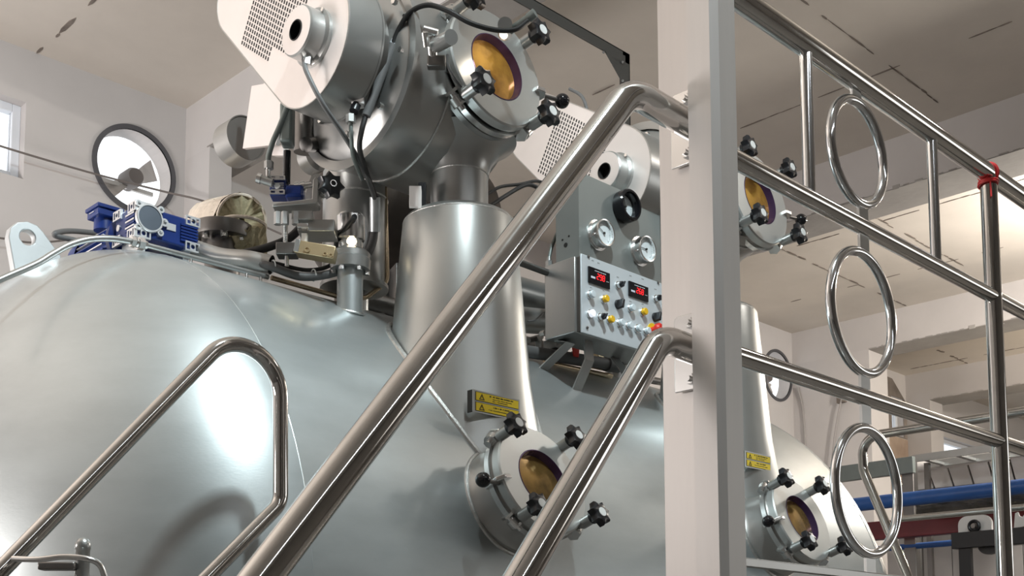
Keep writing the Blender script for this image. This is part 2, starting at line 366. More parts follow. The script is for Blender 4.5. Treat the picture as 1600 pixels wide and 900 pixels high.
# nozzle collars for the two lower hatches
TL = R_(20); aL = Vector((0, -math.cos(TL), math.sin(TL)))
KL = [aY(872, 734, 2.0), aY(1275, 800, 2.0)]
for c in KL:
    b0 = c - aL * .26; MB().lathe([(0, .152), (.075, .150), (.088, .140), (.155, .136), (.16, .150), (.178, .150)], b0, aL, 64).build('hatch_collar', SATIN, vs)
    P = []
    for k in range(72):                                              # weld bead round the collar
        a = 2 * math.pi * k / 72; u, v, w = frame(aL); e = (u * math.cos(a) + v * math.sin(a)) * .153; t = .08
        for _ in range(25):
            p = b0 + e + w * t; d = math.hypot(p.y - VYC, p.z - VZC) - VR; t -= d
        P.append(b0 + e + w * t)
    MB().tube(P, .006, 8, closed=True).build('weld_bead', WELD, vs)
# lifting lug
lo = VYC
lp = [aY(x, y, lo) for x, y in ((20, 428), (10, 372), (13, 358), (24, 349), (40, 348), (55, 354), (64, 364), (92, 402))]
hc = aY(40, 373, lo); hr = (aY(40, 385, lo) - hc).length
MB().plate([(p.x, p.z) for p in lp] + [(lp[-1].x, .95), (lp[0].x + .01, .95)], -.03, (0, lo - .015, 0), Xv, Zv, [circ(hc.x, hc.z, hr, 28)]).build('lifting_lug', GALV, vs, ang=30, bevel=.003, label='pale lifting lug plate with a round eye')
# sight lamp stub on the shell
sp = ves(553, 488); SX, SY = sp.x, sp.y + .02
st = MB().cyl((SX, SY, ves_z(SY) - .1), (SX, SY, ves_z(SY) + .12), .038, n=40).build('stub_pipe', VESSEL, vs)
MB().torus((SX, SY - .003, ves_z(SY) - .008), Vector((0, -.3, 1)), .04, .004, 40, 6).build('weld_bead', WELD, st)
# ------------------------------------------------------------------ flanged lamp on the stub
zf = ves_z(SY) + .118
lm = thing('sight_lamp', 'silver flanged sight lamp glowing warm white on a short stub pipe', 'lamp', (SX, SY, zf))
MB().lathe([(0, .058), (.03, .06), (.034, .057), (.05, .057), (.056, .05), (.066, .034)], (SX, SY, zf), Zv, 48).build('flange', SATIN, lm)
for k in range(6):
    a = k * math.pi / 3 + .4; hexa((SX + .048 * math.cos(a), SY + .048 * math.sin(a), zf - .012), Zv, .009, .012).build('bolt', CHROME, lm)
LB = Vector((SX - .0, SY, zf + .06))
MB().lathe([(0, .037), (.022, .037), (.022, .034), (.03, .034), (.03, .040), (.034, .042), (.10, .042), (.108, .036)], LB, Zv, 48).build('lamp_body', CHROME, lm)
gl = LB + Vector((-.02, -.034, .014)); MB().lathe([(0, .0001), (0, .015), (.005, .012), (.006, .0001)], gl - Vector((-.4, -.85, -.2)) * .006, Vector((-.42, -.8, -.12)), 28).build('lamp_window', LAMPG, lm, label='glowing warm lamp window')
MB().cyl(LB + Vector((-.02, -.035, .075)), LB + Vector((-.04, -.07, .072)), .008, n=14).build('cable_gland', BLACK, lm)
# ================================================================== SIGHT HATCHES
def star_outline(r, lobes=7, depth=.27, n=84):
    out = []
    for i in range(n):
        a = 2 * math.pi * i / n; k = r * (1 - depth * abs(math.sin(lobes * a / 2)) ** .85); out.append((k * math.cos(a), k * math.sin(a)))
    return out
def star_mb(c, d, r, h):
    u, v, w = frame(d); mb = MB(); O = star_outline(r); n = len(O); V = []
    for t, k in ((-.5, .80), (-.36, .98), (.22, 1.0), (.42, .9), (.5, .74)):
        V += [Vector(c) + w * h * t + u * x * k + v * y * k for x, y in O]
    Fc = [tuple(reversed(range(n))), tuple(4 * n + i for i in range(n))]
    for q in range(4): Fc += [(q * n + i, q * n + (i + 1) % n, (q + 1) * n + (i + 1) % n, (q + 1) * n + i) for i in range(n)]
    mb.add(V, Fc); mb.lathe([(-h * .95, r * .5), (-h * .4, r * .55)], c, d, 20); return mb
HAT = {}
def hatch(name, label, C, axis, s, glass, ball_ang, group, ang0=45):
    """root at the knob plane centre; local frame: z outward, x along the machine"""
    axis = Vector(axis).normalized(); M = Matrix((Xv, axis.cross(Xv), axis)).transposed().to_4x4(); M.translation = C
    if glass in HAT:
        r = copy_tree(HAT[glass]); r.matrix_world = M; return tag(r, label, 'hatch', group)
    r = thing(name, label, 'hatch', (0, 0, 0), group); HAT[glass] = r
    z0 = -.055 * s
    MB().lathe([(z0 - .028 * s, .150 * s), (z0 - .026 * s, .156 * s), (z0 - .004 * s, .156 * s), (z0, .152 * s), (z0, .088 * s), (z0 - .006 * s, .086 * s), (z0 - .028 * s, .086 * s)], (0, 0, 0), Zv, 72, caps=False).build('ring_plate', RINGPL, r)
    MB().lathe([(z0 - .05 * s, .155 * s), (z0 - .05 * s, .162 * s), (z0 - .034 * s, .162 * s), (z0 - .034 * s, .14 * s)], (0, 0, 0), Zv, 72, caps=False).build('clamp_ring', CHROME, r)
    MB().lathe([(z0 - .001 * s, .0875 * s), (z0 + .001 * s, .087 * s), (z0 + .001 * s, .085 * s), (z0 - .022 * s, .080 * s)], (0, 0, 0), Zv, 64, caps=False).build('glass_seal', VIOLET, r, label='dark violet rim around the glass')
    MB().lathe([(z0 - .0205 * s, .082 * s), (z0 - .019 * s, .04 * s), (z0 - .018 * s, .0001)], (0, 0, 0), Zv, 64, caps=False).build('glass', AMBER if glass == 'bright' else AMBERD, r)
    for k in range(4):
        a = R_(ang0 + 90 * k); e = Vector((math.cos(a), math.sin(a), 0)); c = e * .162 * s; t = Vector((-e.y, e.x, 0))
        kn = star_mb(c, Zv, .036 * s, .026 * s).build('star_knob', BLACK, r, ang=30)
        MB().lathe([(.0125 * s, .0135 * s), (.0142 * s, .0125 * s)], c, Zv, 24).build('cap', WHITE, kn)
        MB().cyl(c + Zv * -.062 * s, c + Zv * -.018 * s, .0155 * s, n=20).cyl(c + Zv * -.068 * s, c + Zv * -.058 * s, .012 * s, n=16).build('swing_bolt', SATIN, kn)
        cl = MB()
        for q in (-1, 1): cl.plate([(-.02 * s, -.018 * s), (.012 * s, -.020 * s), (.022 * s, 0), (.012 * s, .018 * s), (-.02 * s, .016 * s)], .007 * s, c + t * q * .017 * s + Zv * -.088 * s - t * .0035 * s, e, Zv)
        cl.cyl(c + e * .006 * s - t * .026 * s + Zv * -.09 * s, c + e * .006 * s + t * .026 * s + Zv * -.09 * s, .009 * s, n=16)
        cl.cyl(c - t * .011 * s + Zv * -.09 * s + e * .006 * s, c + t * .011 * s + Zv * -.09 * s + e * .006 * s, .017 * s, n=18).build('clevis', CHROME, r)
    b = R_(ball_ang); e = Vector((math.cos(b), math.sin(b), 0)); hd = MB()
    p0 = e * .15 * s + Zv * -.075 * s; p1 = e * .222 * s + Zv * -.055 * s
    MB().plate([(-.02 * s, -.03 * s), (.02 * s, -.03 * s), (.026 * s, .02 * s), (.01 * s, .04 * s), (-.016 * s, .036 * s)], .012 * s, e * .15 * s + Zv * -.08 * s, e, Zv).build('latch', CHROME, r, bevel=.002)
    lv = MB().tube([p0, p1], .0055 * s, 10).build('lever', DARKST, r)
    MB().sphere(p1 + (p1 - p0).normalized() * .014 * s, .0195 * s, 24).build('ball', BLACKG, lv)
    r.matrix_world = M; return r
hatch('sight_hatch', 'round bolted sight hatch low on the vessel below the first neck, yellow sign above it', KL[0], aL, 1.0, 'dull', 188, 'lower sight hatches')
hatch('sight_hatch', 'round bolted sight hatch low on the vessel, just right of the tall post', KL[1], aL, 1.0, 'dull', 188, 'lower sight hatches')
TU = R_(8); aU = Vector((0, -math.cos(TU), math.sin(TU)))
KU = [aY(801, 87, 2.2), aY(1211, 298, 2.2)]
hatch('sight_hatch', 'round sight hatch with bright amber glass high up above the first neck', KU[0], aU, 1.15, 'bright', -2, 'upper sight hatches')
hatch('sight_hatch', 'round sight hatch with amber glass seen right of the tall post behind the railing', KU[1], aU, 1.15, 'bright', -2, 'upper sight hatches')
# ================================================================== REEL HOUSINGS
DY, DZ, DR, DX0 = 2.55, 1.70, .262, 1.95
def reel(label):
    r = thing('reel_housing', label, 'machine housing', (NX, NY, 1.32), 'reel housings on the vessel necks')
    MB().lathe([(0, DR), (.36, DR), (.41, DR * .93), (.44, DR * .7), (.45, .001)], (DX0, DY, DZ), Xv, 80, caps=False).build('drum', SATIN, r, ang=50)
    MB().lathe([(-.035, .001), (-.033, DR * .5), (-.022, DR * .82), (-.004, DR * .93), (0, DR * .95)], (DX0, DY, DZ), Xv, 80, caps=False).build('end_dish', SATIN, r, ang=60)
    MB().lathe([(-.010, DR * .94), (-.012, DR + .012), (.006, DR + .012), (.006, DR)], (DX0, DY, DZ), Xv, 80, caps=False).build('end_flange', SATIN, r)
    b0 = KU[0] - aU * .42
    MB().lathe([(0, .225), (.12, .21), (.19, .19), (.23, .176), (.275, .170), (.277, .186), (.295, .186)], b0, aU, 72).build('hatch_nozzle', SATIN, r, ang=40)
    MB().torus((NX - .16, DY, DZ), Xv, DR, .004, 80, 6).build('weld_seam', WELD, r)
    MB().lathe([(0, .0855), (.135, .0855), (.17, .095), (.21, .125), (.24, .17)], (NX, NY, 1.315), Zv, 56, caps=False).build('outlet_pipe', SATIN, r, ang=50)
    MB().torus((NX, NY, 1.452), Zv, .0855, .003, 56, 6).build('weld_seam', WELD, r)
    p = aX(555, 300, 2.14)
    dp = MB().lathe([(-.14, .045), (-.01, .045), (0, .106), (.012, .106), (.012, .100), (.37, .100)], (p.x, p.y, 1.17), Zv, 56).build('down_pipe', SATIN, r)
    MB().torus((p.x, p.y, 1.455), Zv, .100, .0035, 56, 6).build('weld_seam', WELD, dp)
    MB().cyl((DX0 - .12, 2.505, 1.705), (DX0 + .02, 2.505, 1.705), .055, n=36).lathe([(0, .15), (.035, .15), (.05, .12)], (DX0 - .075, 2.505, 1.705), Xv, 48).build('bearing', DARKST, r)
    for k in range(8):
        a = k * math.pi / 4 + .2; hexa((DX0 - .03, 2.505 + .2 * math.cos(a), 1.705 + .2 * math.sin(a)), -Xv, .009, .012).build('bolt', CHROME, r)
    return r
r1 = reel('steel reel housing drum standing on the first vessel neck, upper middle')
r2 = copy_tree(r1); r2.location.x += 1.27; r2['label'] = 'second reel housing drum, behind gauge panel and tall post'
# ------------------------------------------------------------------ belt guards
GX = 1.75; G0, GR, G1, GR1 = (2.505, 1.705), .182, (2.862, 2.01), .128
def hull2(c0, r0, c1, r1, n=28):
    d = math.atan2(c1[1] - c0[1], c1[0] - c0[0]); L = math.hypot(c1[0] - c0[0], c1[1] - c0[1]); b = math.acos((r0 - r1) / L)
    return circ(*c0, r0, n, d + b, d + 2 * math.pi - b) + circ(*c1, r1, n // 2, d - b, d + b)
def guard(label):
    g = thing('belt_guard', label, 'guard', (GX + .12, G0[0], G0[1] - GR), 'belt guards on the reel drives')
    O = hull2(G0, GR, G1, GR1)
    MB().plate(O, .003, (GX, 0, 0), Yv, Zv).build('face_plate', SHEET, g, ang=30)
    side = MB(); n = len(O); V = []
    for x, k in ((GX - .001, 0), (GX + .12, 0), (GX + .12, .003), (GX - .001, .003)):
        for i, p in enumerate(O):
            a = Vector(O[i - 1]); b = Vector(O[(i + 1) % n]); t = (b - a).normalized(); V.append((x, p[0] + t.y * -k, p[1] + t.x * k))
    Fc = []
    for q in range(4):
        for i in range(n): Fc.append((q * n + i, q * n + (i + 1) % n, ((q + 1) % 4) * n + (i + 1) % n, ((q + 1) % 4) * n + i))
    side.add(V, Fc).build('side_band', SATIN, g, ang=30)
    MB().plate(O, .002, (GX + .112, 0, 0), Yv, Zv).build('back_plate', DARKST, g, ang=30)
    # perforation: rows of slots
    ho = MB()
    for j in range(16):
        for i in range(13 if j < 3 else 21):
            py, pz = 2.842 - .0116 * i - .0071 * j, 1.838 - .0088 * i + .0125 * j
            if math.hypot(py - 2.475, pz - 1.70) < .086: continue
            ho.box((GX - .0004, py, pz), (.0016, .0050, .0100), Matrix.Rotation(R_(21), 3, 'X'))
    ho.build('perforations', HOLE, g, ang=0, kind='stuff')
    hb = MB().lathe([(0, .028), (0, .064), (.005, .069), (.045, .070), (.048, .073), (.052, .079), (.062, .079), (.062, .074)], (GX - .062, 2.475, 1.70), Xv, 56, caps=False).build('hub_cover', SATIN, g, ang=30)
    MB().lathe([(0, .065), (-.001, .060), (-.001, .028)], (GX - .062, 2.475, 1.70), Xv, 48, caps=False).build('hub_face', SHEET, hb)
    MB().lathe([(-.003, .025), (-.003, .028), (.03, .028), (.03, .0001)], (GX - .062, 2.475, 1.70), Xv, 36, caps=False).build('bore', HOLE, hb)
    for a in (20, 140, 260): hexa((GX - .016, 2.475 + .078 * math.cos(R_(a)), 1.70 + .078 * math.sin(R_(a))), -Xv, .006, .006).build('screw', CHROME, hb)
    MB().cyl((GX - .03, 2.462, 1.636), (GX - .036, 2.460, 1.605), .0125, n=6).build('cable_gland', CHROME, g)
    return g
g1 = guard('sheet steel belt guard with perforated face, upper left above the blue motor')
g2 = copy_tree(g1); g2.location.x += 1.27; g2['label'] = 'second perforated belt guard, behind the gauge panel and handrail'
def aD(x, y, d): return Vector(ray(x, y) * d)
E_R = Vector(_rt); E_F = Vector((math.cos(HEAD), math.sin(HEAD), 0))
MVIEW = Matrix((E_R, E_F, Zv)).transposed()                       # assemblies set at 45 degrees to the hall
# ================================================================== PLATFORM POST, HANDRAILS, RAILING
pc = [(1.567, 1.125), (1.567, 1.079), (1.5835, 1.0715), (1.632, 1.0715), (1.636, 1.0755), (1.636, 1.13), (1.662, 1.13), (1.662, 1.249), (1.652, 1.251), (1.650, 1.249), (1.650, 1.127), (1.571, 1.127)]
po = thing('platform_post', 'tall blasted steel channel post crossing the whole picture height', 'post', (1.61, 1.14, FLOOR))
MB().plate(pc, CEIL - FLOOR - .3, (0, 0, FLOOR), Xv, Yv).build('channel', POSTM, po, ang=20)
MB().bb((1.53, 1.03, FLOOR), (1.72, 1.28, FLOOR + .012)).build('base_plate', POSTM, po)
HY = 1.172
pr = .0245
e1 = aX(1092, 205, 1.648); e1.y = HY
hz = aY(1060, 186, HY).z
e2z = aY(1060, 540, HY).z
def rail_plate(z, par):
    O = fillet([Vector((-.042, -.068, 0)), Vector((.042, -.068, 0)), Vector((.042, .068, 0)), Vector((-.042, .068, 0)), Vector((-.042, -.068, 0))], .01, 4)
    fp = MB().plate([(p.x, p.y) for p in O[:-1]], .006, (1.643, HY, z), -Yv, Zv).build('flange_plate', CHROME, par, bevel=.001)
    for k in (-1, 1):
        c = Vector((1.643, HY + .006, z + k * .050)); bm2 = MB().lathe([(0, .013), (.003, .013)], c, -Xv, 20); add_hex(bm2, c - Xv * .003, -Xv, .0098, .010); bm2.cyl(c - Xv * .013, c - Xv * .019, .0055, n=14).build('bolt', CHROME, fp)
H = thing('stair_handrail', 'thick polished stair handrail, upper one, climbing steeply to the tall post', 'handrail', (.6, HY, FLOOR))
pts = [aY(300, 1045, HY), aY(412, 898, HY), aY(985, 146, HY), Vector((1.646, HY, hz))]
MB().tube(fillet([pts[0], pts[2], Vector((pts[2].x + .10, HY, pts[2].z)), pts[3]] if False else [pts[0], Vector((aY(985, 143, HY).x, HY, hz + .004)), Vector((1.646, HY, hz))], .085, 16), pr, 28).build('tube', POLISH, H)
MB().cyl(pts[0], (pts[0].x, HY, FLOOR), .019, n=20).build('stanchion', POLISH, H)
rail_plate(hz, H)
H = thing('stair_handrail', 'thick polished stair handrail, lower one, bending into the post below the control box', 'handrail', (1.2, HY, FLOOR))
b0 = aY(700, 1097, HY)
MB().tube(fillet([b0, Vector((aY(1032, 529, HY).x, HY, e2z + .004)), Vector((1.646, HY, e2z))], .075, 16), pr, 28).build('tube', POLISH, H)
MB().cyl(b0, (b0.x, HY, FLOOR), .019, n=20).build('stanchion', POLISH, H)
rail_plate(e2z, H)
c = Vector((1.650, HY - .012, aX(1096, 851, 1.65).z)); bm2 = MB().lathe([(0, .012), (.003, .012)], c, -Xv, 20); add_hex(bm2, c - Xv * .003, -Xv, .009, .013); bm2.build('bolt', CHROME, po)
# loop-ended handrail close to the vessel
LY = 2.06; lr = .0164
L = thing('loop_handrail', 'slim polished handrail with a rounded loop end in front of the vessel dome', 'handrail', (.7, LY, FLOOR))
P = [aY(-150, 1047, LY), aY(438, 441, LY), aY(438.5, 786, LY), aY(225, 1003, LY)]
MB().tube(fillet(P, [.098, .05], 22), lr, 24).build('tube', POLISH, L)
for p in (P[0], P[3]): MB().cyl(p, (p.x, LY, FLOOR), .014, n=16).build('stanchion', POLISH, L)
# guard railing
RY = 1.10
G = thing('guard_railing', 'polished tubular guard railing with three stacked rings, right of the post', 'railing', (2.5, RY, FLOOR))
zt, zm, zl, zb = aY(1440, 198, RY).z, aY(1380, 372, RY).z, aY(1400, 637, RY).z, aY(1290, 894.5, RY).z
for z, r, nm in ((zt, .0215, 'top_rail'), (zm, .0165, 'middle_rail'), (zl, .0165, 'lower_rail')):
    MB().cyl((1.633, RY, z), (4.4, RY, z), r, n=28).build(nm, POLISH, G)
MB().bb((1.633, RY - .004, zb - .006), (4.4, RY + .004, zb + .010)).build('toe_rail', SATIN, G, bevel=.002)
px_ = aY(1558, 600, RY).x
for x in (px_, 4.38): MB().cyl((x, RY, FLOOR), (x, RY, zt), .0195, n=28).build('post', POLISH, G)
for x in (aY(1262, 200, RY).x, aY(1459, 310, RY).x): MB().cyl((x, RY, zm), (x, RY, zt), .0118, n=22).build('baluster', RINGM, G)
rc = [(aY(1340, 238, RY), .106), (aY(1347, 488, RY), .1225), (aY(1355.5, 767, RY), .1245)]
tw = .036
for (p, r) in rc: MB().torus((p.x, RY, p.z), Yv, r, .0097, 72, 16).build('ring', RINGM, G)
def tab(x, z0, z1): MB().bb((x - tw / 2, RY - .003, z0), (x + tw / 2, RY + .003, z1)).build('tab', SATIN, G)
xs = [p.x for p, r in rc]
tab(xs[0], rc[0][0].z + rc[0][1], zt); tab(xs[0] + .012, rc[1][0].z + rc[1][1], rc[0][0].z - rc[0][1])
tab(xs[1], rc[2][0].z + rc[2][1], rc[1][0].z - rc[1][1]); tab(xs[2], zb, rc[2][0].z - rc[2][1])
tp = MB().torus((px_, RY, zt - .022), Zv, .021, .0035, 28, 8).torus((px_ - .004, RY, zt - .03), (.1, .1, 1), .021, .003, 28, 8).torus((px_, RY, zt), (1, 0, .35), .0235, .0035, 28, 8)
tp.tube([(px_ - .018, RY - .012, zt - .03), (px_ - .022, RY - .014, zt - .05), (px_ - .021, RY - .014, zt - .068)], .002, 6)
tag(tp.build('tape_tie', REDT), 'red tape tied round the railing joint at the right edge', 'tape')
# ================================================================== GAUGE PANEL AND CONTROL BOX
BY = 2.36; GY = 2.385
K = thing('gauge_panel', 'grey steel gauge panel with three round gauges above the control box', 'panel', aY(965, 420, GY))
a0, a1 = aY(904, 280, GY), aY(1031, 330, GY)
zt_, zb_ = aY(905, 268, GY).z, aY(906, 402, GY).z
OP = fillet([Vector((a0.x, zb_ - .12, 0)), Vector((a1.x, zb_ - .12, 0)), Vector((a1.x, zt_, 0)), Vector((a0.x, zt_, 0)), Vector((a0.x, zb_ - .12, 0))], .018, 6)
MB().plate([(p.x, p.y) for p in OP[:-1]], -.003, (0, GY, 0), Xv, Zv).build('face_sheet', PANELM, K)
MB().bb((a0.x, GY + .003, zb_ - .12), (a0.x + .003, GY + .10, zt_ - .004)).bb((a1.x - .003, GY + .003, zb_ - .12), (a1.x, GY + .10, zt_ - .02)).bb((a0.x + .003, GY + .003, zt_ - .003), (a1.x - .02, GY + .10, zt_)).build('side_sheet', PANELM, K)
for x, y, r in ((884, 383, .008), (889, 369, .0035), (879, 375, .0035)):
    p = aX(x, y, a0.x); MB().lathe([(0, r), (.001, r)], p, -Xv, 20).build('knockout', HOLE, K)
def gauge(px, py, r, black, ang):
    p = aY(px, py, GY); o = Vector((p.x, GY, p.z))
    if black:
        g = MB().lathe([(0, r * .9), (.004, r * 1.0), (.02, r * 1.02), (.038, r * 1.0), (.042, r * .93), (.042, r * .80), (.034, r * .76), (.012, r * .72)], o, -Yv, 48, caps=False).build('gauge', BLACKG, K, label='black rimmed gauge')
        z = .012; rd = r * .74
    else:
        g = MB().lathe([(0, r * 1.12), (.003, r * 1.12), (.004, r * .93), (.014, r * .93), (.016, r), (.036, r), (.039, r * .96), (.038, r * .87), (.026, r * .86)], o, -Yv, 48, caps=False).build('gauge', CHROME, K, label='chrome rimmed gauge')
        z = .027; rd = r * .88
    MB().lathe([(z, rd), (z, .0001)], o, -Yv, 40, caps=False).build('dial', DIAL, g)
    tk = MB()
    for k in range(25):
        a = R_(-45 + 270 * k / 24); l = .14 if k % 4 == 0 else .08
        tk.box(o - Yv * (z + .0006) + Vector((math.cos(a), 0, math.sin(a))) * rd * (.88 - l / 2), (rd * l, .0004, .0008), Matrix.Rotation(-a, 3, 'Y'))
    tk.build('tick_marks', INK, g, ang=0, kind='stuff')
    a = R_(ang); d = Vector((math.cos(a), 0, math.sin(a)))
    nd = MB().box(o - Yv * (z + .003) + d * rd * .3, (rd * .95, .0008, .0022), Matrix.Rotation(-a, 3, 'Y')); nd.cyl(o - Yv * (z + .001), o - Yv * (z + .006), rd * .09, n=14).build('needle', INK, g, ang=0)
    if not black:
        MB().cyl(o + Vector((-r * .93, -.02, -r * .3)), o + Vector((-r * 1.12, -.026, -r * .36)), .004, n=12).build('vent_screw', CHROME, g)
gauge(972, 325, .054, True, 108); gauge(933, 368, .0455, False, 152); gauge(999, 393, .0455, False, 180)
B = thing('control_box', 'steel control box with red displays and coloured buttons on brackets', 'control box', aY(968, 560, BY))
x0, x1 = aY(908, 400, BY).x, aY(1037, 445, BY).x; z1, z0 = aY(909, 396, BY).z, aY(909, 519, BY).z
MB().bb((x0 - .004, BY + .024, z0 + .006), (x1 - .006, BY + .155, z1 - .004)).build('body', SATIN, B, bevel=.003)
MB().bb((x0 + .004, BY + .006, z0 + .008), (x1 - .01, BY + .026, z1 - .006)).build('gasket_frame', DARKST, B)
MB().bb((x0, BY, z0), (x1, BY + .006, z1)).build('front_door', BOXM, B, bevel=.0015)
def P_(x, y): p = aY(x, y, BY); return Vector((p.x, BY, p.z))
for x, y in ((919, 401), (1028, 442), (917, 512), (1030, 552)):
    MB().lathe([(0, .005), (.004, .0045), (.005, .003)], P_(x, y), -Yv, 14).build('screw', DARKST, B)
SEG = {'2': 'abged', '9': 'abcdfg', '8': 'abcdefg', '6': 'acdefg'}
def display(c0, c1, c2, text):
    A, Bq, C = P_(*c0), P_(*c1), P_(*c2); w = Bq.x - A.x; h = A.z - C.z; zc = (A.z + C.z) / 2; xc = (A.x + Bq.x) / 2
    d = MB().box((xc, BY - .003, zc), (w, .006, h)).build('display', BLACKG, B, bevel=.001)
    sg = MB(); ch = h * .34; cw = ch * .52; t = ch * .15
    for i, q in enumerate(text):
        ox = xc - w * .06 + i * cw * 1.5 - w * .02; oz = zc + h * .02
        S = {'a': (0, ch / 2, 1), 'g': (0, 0, 1), 'd': (0, -ch / 2, 1), 'f': (-cw / 2, ch / 4, 0), 'b': (cw / 2, ch / 4, 0), 'e': (-cw / 2, -ch / 4, 0), 'c': (cw / 2, -ch / 4, 0)}
        for k in SEG[q]:
            sx, sz, hor = S[k]; sg.box((ox + sx + sz * .12, BY - .0063, oz + sz), (cw * .82 if hor else t, .0008, t if hor else ch * .42))
    sg.build('digits', REDLED, d, ang=0, label='red lit digits ' + text)
    pm = MB(); rn = random.Random(3)
    for i in range(13): pm.box((xc - w * .22 + i * w * .042, BY - .0062, zc + h * .33), (w * .028, .0006, h * rn.uniform(.03, .06)))
    for i in range(4): pm.box((xc + w * .33 + i * w * .03, BY - .0062, zc - h * .1), (w * .018, .0006, h * .035))
    pm.build('small_print', PVC, d, ang=0, kind='stuff')
    MB().box((xc - w * .31, BY - .0063, zc - h * .13), (w * .2, .0008, h * .13)).build('status_strip', PALE, d, bevel=.0003)
display((918, 416), (951, 428), (918, 441), '298'); display((981, 439), (1011, 449), (981, 462), '268')
def button(x, y, m, lab):
    b = MB().lathe([(0, .0145), (.005, .0145), (.007, .0125)], P_(x, y), -Yv, 28).build('button', CHROME, B, label=lab)
    MB().lathe([(.005, .0115), (.017, .0118), (.019, .010), (.0192, .0001)], P_(x, y), -Yv, 28).build('button_cap', m, b)
for x, y in ((921, 461), (984, 482), (967, 505), (980.5, 509.5), (994.5, 514), (1008, 518)): button(x, y, WBTN, 'white push button')
button(921, 491, WLIT, 'white push button, lit')
for x, y in ((942.5, 468), (1003, 488), (951, 500)): button(x, y, YBTN, 'yellow push button')
for x, y in ((965, 446), (1024, 467), (937, 496)):
    k = MB().lathe([(0, .014), (.004, .014), (.006, .011), (.015, .011)], P_(x, y), -Yv, 28).build('key_switch', CHROME, B)
    MB().lathe([(.013, .010), (.022, .0095), (.023, .0001)], P_(x, y), -Yv, 24).box(P_(x, y) - Yv * .024, (.004, .012, .018), Matrix.Rotation(R_(30), 3, 'Y')).build('key', BLACK, k)
for x, y in ((965, 476), (1023, 496)):
    k = MB().lathe([(0, .016), (.008, .015)], P_(x, y), -Yv, 24).build('selector', BLACK, B)
    MB().box(P_(x, y) - Yv * .016, (.011, .020, .030), Matrix.Rotation(R_(12), 3, 'Y')).build('selector_lever', BLACK, k, bevel=.002)
es = MB().lathe([(0, .026), (.003, .026)], P_(1019, 517), -Yv, 36).build('emergency_stop', YEL, B, label='yellow ringed emergency stop')
MB().lathe([(.003, .013), (.020, .013), (.022, .02), (.034, .02), (.040, .014), (.041, .0001)], P_(1019, 517), -Yv, 32).build('mushroom_head', RED, es, label='red mushroom head')
lb = MB(); rn = random.Random(5)
for x, y in ((926, 407), (935, 411), (985, 431), (1004, 436), (965, 433), (1024, 452), (923, 449), (943, 454), (985, 471), (1004, 475)):
    lb.box(P_(x, y) - Yv * .0004, (rn.uniform(.006, .012), .0006, .003))
lb.build('label_print', mat('engraved_print', (.34, .36, .37), 0, .6), B, ang=0, kind='stuff')
# three bent flat brackets that carry the box on the shell
for i, (bx, by, kx, ky, tx, ty) in enumerate(((860, 577, 884, 534, 908, 527), (888, 604, 914, 561, 911, 529), (961, 625, 973, 585, 996, 556))):
    b0 = ves(bx, by); kz = aY(kx, ky, BY + .06 + .03 * (i != 1)).z; yk = BY + .06 + .03 * (i != 1)
    xk = aY(kx, ky, yk).x; b0.x = xk - .0
    pth = [Vector((xk, b0.y, b0.z - .015)), Vector((xk, yk, kz)), Vector((xk, yk + (.005 if i == 1 else .05), z0 + .007))]
    w = .042; mb = MB(); V = []
    n0 = (pth[1] - pth[0]).cross(Xv).normalized(); n1 = (pth[2] - pth[1]).cross(Xv).normalized(); nn = [n0, (n0 + n1).normalized(), n1]
    for p, q in zip(pth, nn):
        for sx, sn in ((0, -1), (w, -1), (w, 1), (0, 1)): V.append(p + Xv * sx + q * .003 * sn)
    mb.add(V, [(0, 1, 2, 3), (11, 10, 9, 8)] + [(k * 4 + j, k * 4 + (j + 1) % 4, (k + 1) * 4 + (j + 1) % 4, (k + 1) * 4 + j) for k in range(2) for j in range(4)])
    mb.build('bracket', SATIN, B, ang=20, bevel=.0008)
